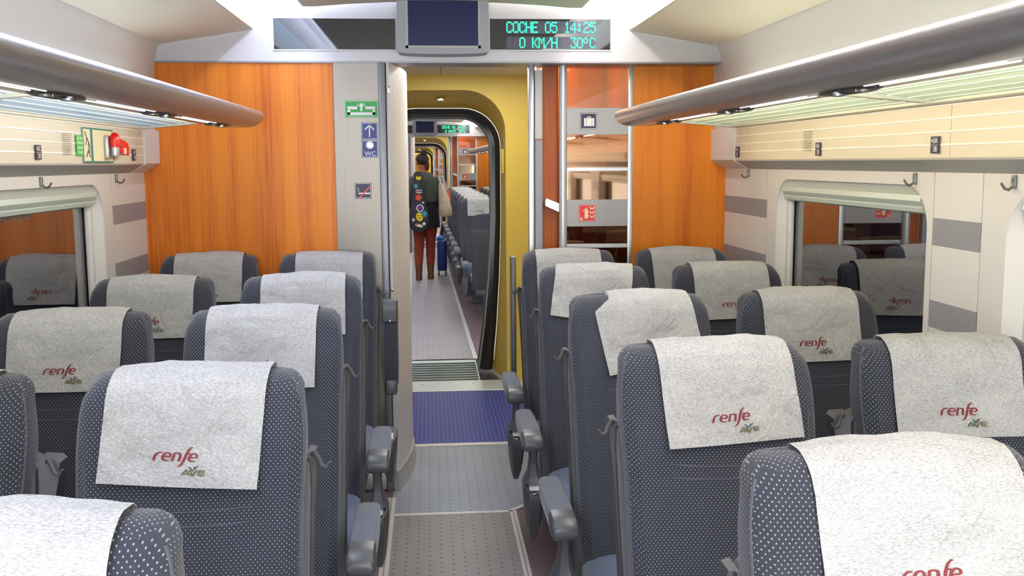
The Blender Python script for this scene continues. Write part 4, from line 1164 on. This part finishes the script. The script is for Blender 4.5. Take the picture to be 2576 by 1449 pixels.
def gangway(n):
    # yellow end wall with arched opening, surround, rubber frame, bellows, floor plates
    tl = ('', ' in the next carriage', ' two carriages ahead')[n]
    def arch(hw, top, r, low, zlow=1.2, k=9):
        # outline from bottom right up over the top to bottom left
        out = [(hw - low, 0.0), (hw - low * .55, .35), (hw - low * .2, .75), (hw, zlow)]
        for i in range(k + 1):
            a = math.pi / 2 * i / k; out.append((hw - r + r * math.cos(a), top - r + r * math.sin(a)))
        for i in range(k + 1):
            a = math.pi / 2 + math.pi / 2 * i / k; out.append((-hw + r + r * math.cos(a), top - r + r * math.sin(a)))
        out += [(-hw, zlow), (-hw + low * .2, .75), (-hw + low * .55, .35), (-hw + low, 0.0)]
        return [(XC + x, z) for x, z in out]
    o = arch(.480, 2.165, .30, 0.0)
    outer = []
    for x, z in o:
        outer.append((x, z))
    W0, W1, ZT_ = -1.36, 1.52, 2.275
    box = []
    N = len(o)
    for i, (x, z) in enumerate(o):
        if i == 0: box.append((W1, 0))
        elif i <= 8: box.append((W1, min(z * 1.05, ZT_)))
        elif i < N - 9:
            box.append((W1 + (W0 - W1) * (i - 8) / (N - 17), ZT_))
        elif i == N - 1: box.append((W0, 0))
        else: box.append((W0, min(z * 1.05, ZT_)))
    mb = MB()
    i2 = arch(.474, 2.06, .29, 0.07)
    mb.loft([[(x, 7.5, z) for x, z in box], [(x, 7.5, z) for x, z in o], [(x, 7.53, z - .002) for x, z in o], [(x, 7.96, z) for x, z in i2]], caps=False, closed=False)
    st('wall_back', mb, M['yellow'], 30)
    r1 = arch(.472, 2.058, .29, .072); r2 = arch(.405, 1.992, .24, .11); r3 = arch(.385, 1.975, .22, .11); r4 = arch(.425, 2.01, .25, .09)
    t = empty('gangway_bellows', (XC, 7.95, 0)); tag(t, 'black rubber gangway bellows with rounded corners inside the yellow arch%s' % tl, 'gangway frame')
    T = Matrix.Translation((-XC, -7.95, 0))
    def q(mb, nm, m, sm=40): bmesh.ops.transform(mb.bm, matrix=T, verts=mb.bm.verts[:]); mb.build(nm, m, t, sm)
    q(MB().loft([[(x, 7.96, z) for x, z in r1], [(x, 7.93, z) for x, z in arch(.455, 2.045, .28, .085)], [(x, 7.94, z) for x, z in arch(.43, 2.015, .26, .10)], [(x, 7.99, z) for x, z in r2]], caps=False, closed=False), 'rubber_seal', M['rubber'])
    q(MB().loft([[(x, 7.99, z) for x, z in r2], [(x, 8.03, z) for x, z in arch(.395, 1.985, .235, .11)], [(x, 8.05, z) for x, z in r2]], caps=False, closed=False), 'metal_ring', M['alu_dark'])
    q(MB().loft([[(x, 8.05, z) for x, z in r2], [(x, 8.12, z) for x, z in r4], [(x, 8.19, z) for x, z in r2], [(x, 8.26, z) for x, z in r4], [(x, 8.34, z) for x, z in r2]], caps=False, closed=False), 'bellows', M['rubber'])
    mb = MB(); mb.box(-.60, .80, 7.5, 8.42, -.05, -.021); st('floor', mb, M['black'], 0)
    # small fittings on the surround
    t = empty('downlight', (.09, 7.70, 2.118)); tag(t, 'small round downlight above the gangway arch%s' % tl, 'ceiling light')
    MB().lathe([(.03, 0), (.03, -.008), (.022, -.010), (.004, -.010)], (0, 0, 0), 20).build('lamp_ring', M['alu'], t)
    MB().lathe([(.020, -.010), (.02, -.013), (.004, -.014)], (0, 0, 0), 16).build('lens', M['downlight'], t)
    t = empty('door_latch', (.553, 7.62, 1.65)); tag(t, 'small yellow latch box on the right side of the gangway surround%s' % tl, 'latch')
    MB().box(-.018, .004, -.03, .03, -.09, .09, .004).build('latch_box', M['yellow'], t); MB().box(-.020, -.017, -.006, .006, -.05, .05).build('latch_slot', M['black'], t, 0)
    vestibule_fills()
    # saloon end wall of the next carriage around the opening
    g = arch(.385, 1.975, .22, .11); mb = MB()
    bx = []
    for i in range(len(g)):
        if i == 0: bx.append((W1, 0))
        elif i <= 8: bx.append((W1, min(g[i][1] * 1.05, 2.5)))
        elif i < N - 9: bx.append((W1 + (W0 - W1) * (i - 8) / (N - 17), 2.53))
        elif i == N - 1: bx.append((W0, 0))
        else: bx.append((W0, min(g[i][1] * 1.05, 2.5)))
    mb.loft([[(x, 8.36, z) for x, z in bx], [(x, 8.36, z) for x, z in arch(.43, 2.02, .25, .09)]], caps=False, closed=False)
    st('wall_back', mb, M['column'], 0)
    mb = MB(); mb.box(-1.36, -1.33, 5.66, 7.5, 0, 2.275); mb.box(1.49, 1.52, 5.98, 7.5, 0, 2.275); st('wall_left', mb, M['yellow'], 0)
    # floor plates
    t = empty('gangway_plate', (XC + .02, 7.92, 0)); tag(t, 'ribbed metal gangway floor plate behind the light threshold%s' % tl, 'floor plate')
    MB().box(-.30, .26, -.42, .42, -.02, .004).build('plate', M['threshold'], t, 0)
    mb = MB()
    for i in range(8): mb.box(-.29, .25, -.37 + .09 * i, -.335 + .09 * i, .004, .012, .003)
    mb.build('plate_ribs', M['rib_dark'], t)
M['rib_dark'] = mat('gangway_rib_dark', (84, 98, 92), 0.45, 0.4)

def floors(y0, y1, vest=True):
    mb = MB(); mb.box(-1.38, 1.54, y0, 5.2, -.03, 0); st('floor', mb, M['maroon'], 0)
    mb = MB(); mb.box(-.190, .352, y0, 4.60, 0, .003); st('floor', mb, M['runner'], 0)
    mb = MB(); mb.prism([(-.205, 4.62), (.345, 4.62), (.49, 4.76), (.62, 4.85), (.62, 5.76), (-.30, 5.76), (-.30, 5.03), (-.205, 5.0)], 'z', 0.0005, .0035); st('floor', mb, M['entry'], 0)
    for nm, q in (('trim_7', (-.230, -.190, y0, 4.86)), ('trim_8', (.352, .384, y0, 4.62)), ('trim_9', (-.190, .352, 4.60, 4.625))):
        mb = MB(); mb.box(q[0], q[1], q[2], q[3], 0, .006, .001, 1); st(nm, mb, M['strip'])
        if nm != 'trim_9':
            c = (q[0] + q[1]) / 2; mb = MB(); mb.box(c - .003, c + .003, q[2], q[3], .006, .0065); st('trim_10', mb, M['alu_dark'], 0)
    mb = MB(); mb.prism([(.352, 4.60), (.500, 4.745), (.500, 4.775), (.345, 4.625)], 'z', 0, .006); st('trim_11', mb, M['strip'], 0)
    if not vest: return
    mb = MB(); mb.box(-1.36, 1.52, 5.2, 7.52, -.03, -.0005); st('floor', mb, M['entry'], 0)
    mb = MB(); mb.box(-.60, 1.0, 5.80, 7.17, -.0005, .006); st('floor', mb, M['blue_mat'], 0)
    mb = MB(); mb.box(-.60, 1.0, 5.755, 5.80, -.0005, .009, .002, 1); st('trim_12', mb, M['strip'])
    mb = MB(); mb.box(-.60, 1.0, 7.17, 7.50, -.0005, .012, .003, 1); st('trim_13', mb, M['threshold'])
    for x in (-.08, .30):
        mb = MB(); mb.lathe([(.006, 0), (.006, .002), (.002, .003)], (x, 7.40, .011), 10); st('trim_14', mb, M['black'])
M['strip'] = mat('floor_strip_pale', (196, 194, 190), 0.4, 0.1)

# ---- this carriage
Y0 = -2.6
saloon(Y0, 5.0)
end_partition(0)
gangway(0)
floors(Y0, 5.0)
rack(-1.6, 4.66, -1, 'luggage rack on the left wall with silver rail and bluish-lit glass')
rack(-1.6, 4.66, 1, 'luggage rack on the right wall with silver rail and greenish-lit glass')
for s, y, l in ((1, 4.758, 'small coat hook on the right wall nearest the wood panel'), (1, 3.083, 'coat hook on the right wall above the near end of the window'),
                (1, 2.537, 'coat hook on the right wall at the photo edge'), (-1, 3.691, 'coat hook on the left wall above the dark window'), (-1, 4.552, 'coat hook on the left wall beside the wood panel')):
    wall_hook(s, y, l)
for s, y, a, b, l in ((1, 4.713, '1A', '1B', 'seat number plate on the right valance nearest the partition'), (1, 3.71, '2A', '2B', 'seat number plate on the right valance beside the air vent'),
                      (1, 2.826, '3A', '3B', 'seat number plate 3A 3B on the right valance by the panel joint'),
                      (-1, 3.49, '2C', '2D', 'seat number plate on the left valance left of the vent'), (-1, 4.588, '1C', '1D', 'seat number plate on the left valance right of the red hammer')):
    seat_plate(s, y, a, b, l)
vent(1, 3.822, 'group of thin air vent slots on the right valance'); vent(-1, 3.767, 'group of thin air vent slots on the left valance')

# emergency hammer, its poster and the green label on the left valance
X = H(-1, 1.3665)
ROT = Matrix.Rotation(math.radians(90), 4, 'Z') @ Matrix.Rotation(math.radians(90), 4, 'X')      # local x -> +Y, local y -> Z, facing +X
def lx(name, polys, m, parent, x=.0, th=.0008):
    mb = MB()
    for p in polys: mb.prism(p, 'x', x, x + th)
    return mb.build(name, m, parent, 0)
t = empty('instruction_poster', (X, 4.112, 1.715)); tag(t, 'cream safety poster with teal frame behind the red hammer', 'poster')
lx('poster_sheet', [rect(-.18, .18, -.066, .066)], M['cream'], t, 0, .0015)
lx('teal_frame', [rect(-.18, .18, .060, .066), rect(-.18, .18, -.066, -.060), rect(-.18, -.174, -.06, .06), rect(.174, .18, -.06, .06), rect(-.095, -.070, -.06, .06)], M['teal'], t, .0015)
mb = MB()
for pts in ([(-.155, .050), (-.140, .030), (-.120, .012), (-.125, -.02), (-.105, -.045)], [(-.120, .012), (-.105, -.005), (-.112, -.03)], [(-.138, .028), (-.150, .0)], [(-.125, -.02), (-.150, -.045)]):
    for a, b in zip(pts, pts[1:]):
        d = (Vector(b) - Vector(a)).normalized(); nn = Vector((-d.y, d.x)) * .003
        A, B = Vector(a), Vector(b); mb.prism([tuple(A - nn), tuple(B - nn), tuple(B + nn), tuple(A + nn)], 'x', .0015, .0023)
mb.build('figure_drawing', M['dark_print'], t, 0)
t = empty('emergency_label', (X, 3.905, 1.712)); tag(t, 'small green text label left of the hammer poster', 'label')
lx('label_sheet', [rect(-.045, .045, -.038, .038)], M['lime'], t, 0, .0012)
for txt, z in (('ROTURA DE', .026), ('EMERGENCIA', .009), ('EMERGENCY', -.009), ('WINDOW', -.026)):
    plane_text('label_text', txt, .013, M['white'], t, Matrix.Translation((.0016, 0, z)) @ ROT, sx=.95)
t = empty('emergency_hammer', (X, 4.25, 1.72)); tag(t, 'red emergency hammer with silver head in its holder on the left valance', 'hammer')
MB().box(.002, .018, -.075, -.02, -.055, .035, .004).build('holder', M['alu'], t)
rings = []
for z, r in ((-.010, .018), (.02, .018), (.035, .017), (.044, .012), (.048, .004)):
    rings.append([(.036 + r * math.cos(a), -.045 + r * 1.3 * math.sin(a), z) for a in [2 * math.pi * i / 18 for i in range(18)]])
MB().loft(rings).build('hammer_head', M['red'], t)
MB().lathe([(.015, -.045), (.016, -.04), (.016, -.010)], (.036, -.045, 0), 16).build('metal_tip', M['alu'], t)
MB().prism([(-.03, .028), (.07, .014), (.10, .006), (.11, -.008), (.105, -.042), (.02, -.038), (-.01, -.032), (-.03, -.012)], 'x', .026, .046).build('handle', M['red'], t, 20)
MB().lathe([(.007, .046), (.007, .050), (.003, .051)], (0, .0, -.004), 12, 'x').build('rivet', M['chrome'], t)
MB().box(.046, .050, .04, .055, -.036, -.012).build('handle_slot', M['white'], t, 0)

# printed line on the left window (emergency window)
t = empty('window_lettering', (H(-1, 1.44) - .0605, 3.55, 1.462)); tag(t, 'white lettering on the left window pane below the blind box', 'lettering')
plane_text('letters', 'VENTANA DE EMERGENCIA', .030, M['band'], t, ROT)

# ---- next carriage, bending a little to the left
PIV = Matrix.Translation((0, 8.0, 0))
M1 = PIV @ Matrix.Rotation(0.0134, 4, 'Z') @ PIV.inverted() @ Matrix.Translation((0, 13.8, 0))
MOD = M1
saloon(-5.4, 5.0)
end_partition(1)
gangway(1)
floors(-5.4, 5.0)
rack(-5.0, 4.66, -1, 'luggage rack on the left wall of the next carriage')
rack(-5.0, 4.66, 1, 'luggage rack on the right wall of the next carriage')
screen(-.02, -.10, .235, 2.20, 2.366, 'small hanging screen under the ceiling halfway along the next carriage', .10)
rowname = ['nearest white-topped', 'second white-topped', 'third white-topped', 'fourth white-topped', 'fifth white-topped', 'sixth white-topped', 'farthest white-topped']
for i in range(7):
    y = 12.35 - 13.8 + .9 * i
    seat(RA, y, -1, True, '%s aisle seat seen through the gangway in the next carriage' % rowname[i], 'seats in the next carriage', 0, 0, 20 + i, .003, logo=(i < 2))
    seat(RW, y, -1, False, '%s window seat in the next carriage, beyond its aisle seat' % rowname[i], 'seats in the next carriage', 0, 0, 40 + i, .003, logo=False)
seat(RA + .045, 10.72 - 13.8, 1, True, 'dark uncovered seat back just inside the next carriage, right of its aisle', 'seats in the next carriage', rz=math.pi, cover=False).scale.z = .91
seat(RW + .04, 10.72 - 13.8, 1, False, 'dark uncovered window seat just inside the next carriage', 'seats in the next carriage', rz=math.pi, cover=False).scale.z = .91
# red suitcase in the luggage bay
t = empty('suitcase', (.86, 5.60, 1.135)); tag(t, 'large red suitcase behind the luggage screen of the next carriage', 'suitcase')
MB().box(-.15, .15, -.30, .2, 0, .64, .03, 3).build('suitcase_shell', M['red_case'], t)
MB().tube([(-.06, -.30, .40), (-.06, -.33, .40), (.06, -.33, .40), (.06, -.30, .40)], .01, 8).build('carry_handle', M['rubber'], t)

# ---- carriage after that
MOD = M1 @ PIV @ Matrix.Rotation(0.004, 4, 'Z') @ PIV.inverted() @ Matrix.Translation((0, 13.8, 0))
saloon(-5.4, 5.0)
end_partition(2)
gangway(2)
floors(-5.4, 5.0)
MB_ = MB(); MB_.box(-1.4, 1.6, 8.4, 8.45, 0, 2.6); st('wall_back', MB_, M['yellow'], 0)
MOD = Matrix.Identity(4)
# labels of the repeated ceiling lights
for i, (o, s) in enumerate(NAMEME):
    w = ('this carriage', 'the next carriage', 'the carriage two ahead')[i // 4]
    o['label'] = o['label'] + ' of ' + w
# ------------------------------------------------------------------ person walking away in the next carriage
def skin(name, nodes_, edges, m, parent, sub=2):
    me = bpy.data.meshes.new(name)
    me.from_pydata([n[0] for n in nodes_], edges, [])
    o = bpy.data.objects.new('tmp', me); COL.objects.link(o)
    md = o.modifiers.new('s', 'SKIN'); md.use_smooth_shade = True
    md2 = o.modifiers.new('u', 'SUBSURF'); md2.levels = sub; md2.render_levels = sub
    for v, n in zip(me.skin_vertices[0].data, nodes_):
        r = n[1]; v.radius = (r, r) if not isinstance(r, tuple) else r
    me.skin_vertices[0].data[0].use_root = True
    dg = bpy.context.evaluated_depsgraph_get()
    out = bpy.data.meshes.new_from_object(o.evaluated_get(dg))
    bpy.data.objects.remove(o); out.name = name
    out.materials.clear(); out.materials.append(m)
    return link(name, out, None, parent, 80)
p = empty('person', (-.075, 14.3, 0.0)); tag(p, 'person with brown bun, grey-green jacket and rust-red tights walking away down the next carriage', 'person')
def body():
    n, e = [], []
    def add(co, r, par=None):
        n.append((co, r)); i = len(n) - 1
        if par is not None: e.append((par, i))
        return i
    pel = add((0.01, 0, .92), (.13, .10))
    ab = add((0.01, .01, 1.08), (.115, .085), pel); ch = add((0.005, .0, 1.28), (.15, .10), ab); up = add((0, .0, 1.43), (.11, .08), ch)
    nk = add((-.005, .01, 1.51), .048, up); hd = add((-.02, .02, 1.60), (.066, .075), nk); tp = add((-.02, .02, 1.68), (.078, .088), hd); tt = add((-.02, .01, 1.74), (.05, .06), tp)
    for s, hip, kn, an, toe in ((-1, (-.07, 0, .86), (-.085, .02, .49), (-.095, -.05, .10), (-.10, .06, .04)), (1, (.085, 0, .86), (.075, .10, .50), (.07, .10, .10), (.075, .21, .04))):
        a = add(hip, .088, pel); b = add(((hip[0] + kn[0]) / 2, (hip[1] + kn[1]) / 2, .68), .078, a); c = add(kn, .056, b)
        d = add((an[0], (kn[1] + an[1]) / 2 - .015, .33), .055, c); f = add(an, .036, d); add(toe, .034, f)
        sh = add((s * .155, 0, 1.42), .055, up)
        el = add((s * .215, -.02 if s < 0 else .03, 1.16), .040, sh)
        wr = add((s * .20 + (.0 if s > 0 else -.0), .12, 1.03), .028, el)
        pm = add((s * .195, .17, 1.01), (.030, .018), wr)
        for q in range(4):
            k = add((s * (.175 + .013 * q), .215, 1.012 - .002 * q), .0085, pm)
            k2 = add((s * (.175 + .013 * q), .238, .995), .0075, k); add((s * (.176 + .013 * q), .232, .975), .0065, k2)
        k = add((s * .165, .185, 1.02), .0095, pm); add((s * .155, .21, 1.01), .008, k)
    return n, e
n_, e_ = body()
bd = skin('body', n_, e_, M['skin'], p)
# tights, boots, skirt, jacket, hair as clothing over the body
def limb(name, pts, m):
    return MB().tube([q[0] for q in pts], [q[1] for q in pts], 16).build(name, m, p, 60)
limb('tights', [((-.07, 0, .90), .096), ((-.078, .01, .68), .088), ((-.085, .02, .49), .066), ((-.092, -.02, .33), .064), ((-.095, -.045, .17), .048)], M['tights'])
limb('tights', [((.085, 0, .90), .096), ((.08, .05, .68), .088), ((.075, .10, .50), .066), ((.073, .10, .33), .064), ((.07, .10, .17), .048)], M['tights'])
for x, y in ((-.095, -.045), (.07, .10)):
    mb = MB(); mb.loft([[(x + w * math.cos(a), y + o + d * math.sin(a), z) for a in [2 * math.pi * i / 16 for i in range(16)]] for z, w, d, o in ((0, .045, .12, .05), (.02, .048, .125, .05), (.05, .046, .11, .04), (.09, .044, .07, .01), (.14, .048, .056, 0), (.22, .054, .058, 0))])
    b_ = mb.build('boot', M['boot'], p, 60)
def ell(rows, n=28, fold=0.0, seed=0):
    return [[(cx + w * math.cos(a) * (1 + fold * math.sin(7 * a + seed)), cy + d * math.sin(a) * (1 + fold * math.sin(7 * a + seed)), z) for a in [2 * math.pi * i / n for i in range(n)]] for z, cx, cy, w, d in rows]
MB().loft(ell([(.74, .01, .02, .20, .155), (.80, .01, .02, .20, .155), (.95, .01, .01, .185, .15), (1.10, .01, .01, .155, .125), (1.16, .01, 0, .14, .11)], fold=.04)).build('skirt', M['black_cloth'], p, 60)
MB().loft(ell([(1.10, .01, 0, .172, .135), (1.13, .01, 0, .182, .14), (1.22, .01, 0, .180, .14), (1.34, .005, 0, .195, .135), (1.42, 0, 0, .185, .115), (1.47, 0, .0, .13, .09), (1.515, -.005, .01, .068, .065)], fold=.025)).build('jacket', M['jacket'], p, 60)
for s in (-1, 1):
    yy = -.02 if s < 0 else .03
    limb('jacket_sleeve', [((s * .13, 0, 1.43), .068), ((s * .178, 0, 1.34), .066), ((s * .208, yy, 1.17), .058), ((s * .208, .04, 1.10), .052), ((s * .20, .11, 1.04), .044)], M['jacket'])
# hair with bun
def blob(mb, c, r, nz=10, na=16, rough=.0, seed=0):
    rings = []
    for i in range(nz + 1):
        th = math.pi * (i + .15) / (nz + .3)
        rings.append([(c[0] + r[0] * math.sin(th) * math.cos(a) * (1 + rough * noise.noise(Vector((math.cos(a) * 3, math.sin(a) * 3, i * .5 + seed)))), c[1] + r[1] * math.sin(th) * math.sin(a), c[2] + r[2] * math.cos(th)) for a in [2 * math.pi * k / na for k in range(na)]])
    mb.loft(rings); return mb
mb = MB(); blob(mb, (-.02, -.012, 1.695), (.090, .088, .088), rough=.15); blob(mb, (.0, -.055, 1.775), (.050, .045, .045), rough=.25, seed=3); blob(mb, (.045, -.04, 1.61), (.03, .03, .08), rough=.3, seed=5)
mb.build('hair', M['hair'], p, 70)
for s in (-1, 1):
    mb = MB(); blob(mb, (-.02 + s * .074, .015, 1.635), (.012, .018, .028), 6, 10); mb.build('ear', M['skin'], p, 70)
mb = MB(); blob(mb, (-.02, .102, 1.63), (.012, .018, .016), 6, 10); mb.build('nose', M['skin'], p, 70)

# instrument case on the back
t = empty('instrument_case', (-.155, 14.07, .70)); tag(t, 'black instrument case covered with round and oval stickers on the person\'s back', 'instrument case')
rows = [(0, .05), (.015, .085), (.05, .115), (.12, .136), (.20, .138), (.28, .125), (.38, .105), (.52, .085), (.68, .072), (.78, .066), (.815, .05), (.825, .02)]
mb = MB(); mb.loft([[(x, y, z) for x, y in ((-w, -.02), (-w * .8, -.042), (-w * .4, -.05), (w * .4, -.05), (w * .8, -.042), (w, -.02), (w, .03), (w * .8, .05), (-w * .8, .05), (-w, .03))] for z, w in rows]); mb.build('case_shell', M['case'], t, 45)
mb = MB(); mb.tube([(-.03, .045, .70), (-.028, .065, .74), (-.025, .05, .78)], .010, 8); mb.build('carry_strap', M['black_cloth'], t)
def sticker(nm, m, x, z, rx, rz_, rot=0, k=20, y=-.0525, bumpy=0):
    pts = [(x + (rx * (1 + bumpy * math.cos(5 * a))) * math.cos(a) * math.cos(rot) - rz_ * (1 + bumpy * math.cos(5 * a)) * math.sin(a) * math.sin(rot), z + rx * math.cos(a) * math.sin(rot) + rz_ * (1 + bumpy * math.cos(5 * a)) * math.sin(a) * math.cos(rot)) for a in [2 * math.pi * i / k for i in range(k)]]
    return MB().prism(pts, 'y', y, y + .004).build(nm, m, t, 0)
sticker('butterfly_sticker', M['st_yellow'], -.012, .735, .018, .026, .3, bumpy=.2); sticker('butterfly_sticker', M['st_yellow'], .022, .735, .018, .026, -.3, bumpy=.2)
sticker('cyan_sticker', M['st_cyan'], -.035, .625, .026, .030, bumpy=.3)
MB().box(-.035, .045, -.054, -.049, .53, .575).build('white_sticker', M['white'], t, 0); MB().box(-.005, .04, -.056, -.053, .545, .565).build('blue_stripe', M['st_blue'], t, 0); sticker('red_spot', M['red'], -.022, .552, .012, .018, y=-.0565)
sticker('flower_sticker', M['st_orange'], -.0, .47, .040, .040, bumpy=.2, k=40)
sticker('round_sticker', M['white'], .018, .325, .052, .052); sticker('sticker_centre', M['st_blue'], .018, .325, .038, .038, y=-.0545)
MB().prism([(-.02, .325), (.05, .345), (.056, .330), (-.016, .308)], 'y', -.058, -.054).build('red_stripe', M['red'], t, 0)
sticker('blue_flower_sticker', M['st_cyan'], .078, .245, .034, .040, bumpy=.25, k=40)
sticker('yellow_oval_sticker', M['st_yellow'], .010, .205, .048, .062, .2)
for a, b in ((-.01, .225), (.03, .22), (.0, .19), (.028, .185)): sticker('brown_spot', M['boot'], a, b, .008, .008, y=-.0545)
sticker('small_round_sticker', M['white'], -.075, .165, .020, .020); sticker('small_round_sticker', M['white'], .070, .110, .022, .022); sticker('small_round_sticker', M['white'], .062, .40, .014, .014)
sticker('rocket_sticker', M['white'], -.0, .085, .055, .020, -.25); sticker('rocket_stripe', M['st_orange'], -.03, .10, .014, .018, -.25, y=-.0545)

# cloth tote bag on the right shoulder
t = empty('tote_bag', (.20, 14.13, .90)); tag(t, 'cream cloth tote bag hanging from the person\'s right shoulder', 'bag')
mb = MB(); mb.loft(ell([(0, .02, 0, .05, .06), (.02, .02, 0, .085, .09), (.12, .01, 0, .088, .095), (.28, -.01, 0, .07, .09), (.40, -.035, 0, .045, .08), (.46, -.045, 0, .032, .07)], fold=.05)); mb.build('bag_body', M['tote'], t, 60)
mb = MB(); mb.tube([(-.05, -.05, .45), (-.075, -.04, .56), (-.08, .0, .60), (-.06, .05, .52), (-.045, .05, .44)], .013, 8); mb.build('bag_strap', M['tote'], t)
t = empty('umbrella', (.21, 14.33, 1.18)); tag(t, 'folded umbrella with orange handle tucked under the person\'s right arm', 'umbrella')
MB().tube([(-.04, 0, .26), (-.01, 0, .18), (.03, 0, .08)], [.02, .026, .02], 10).build('folded_canopy', M['band'], t)
MB().tube([(.03, 0, .08), (.05, 0, .03), (.07, 0, -.06)], [.022, .024, .018], 10).build('handle', M['st_orange'], t)

# blue suitcase rolled beside the person
t = empty('suitcase', (.165, 14.9, 0)); tag(t, 'small dark blue wheeled suitcase right of the person', 'suitcase')
MB().box(-.07, .07, -.12, .12, .07, .52, .03, 3).build('suitcase_shell', M['blue_case'], t)
mb = MB(); blob(mb, (-.02, -.02, .545), (.055, .05, .04)); mb.build('light_blue_bundle', mat('light_blue_cloth', (50, 120, 210), .8), t)
for s in (-1, 1):
    MB().lathe([(.012, -.012), (.03, -.01), (.03, .01), (.012, .012)], (s * .05, -.08, .03), 14, 'x').build('wheel', M['rubber'], t)
    MB().box(s * .05 - .008, s * .05 + .008, -.09, -.07, .03, .09).build('wheel_fork', M['rubber'], t)
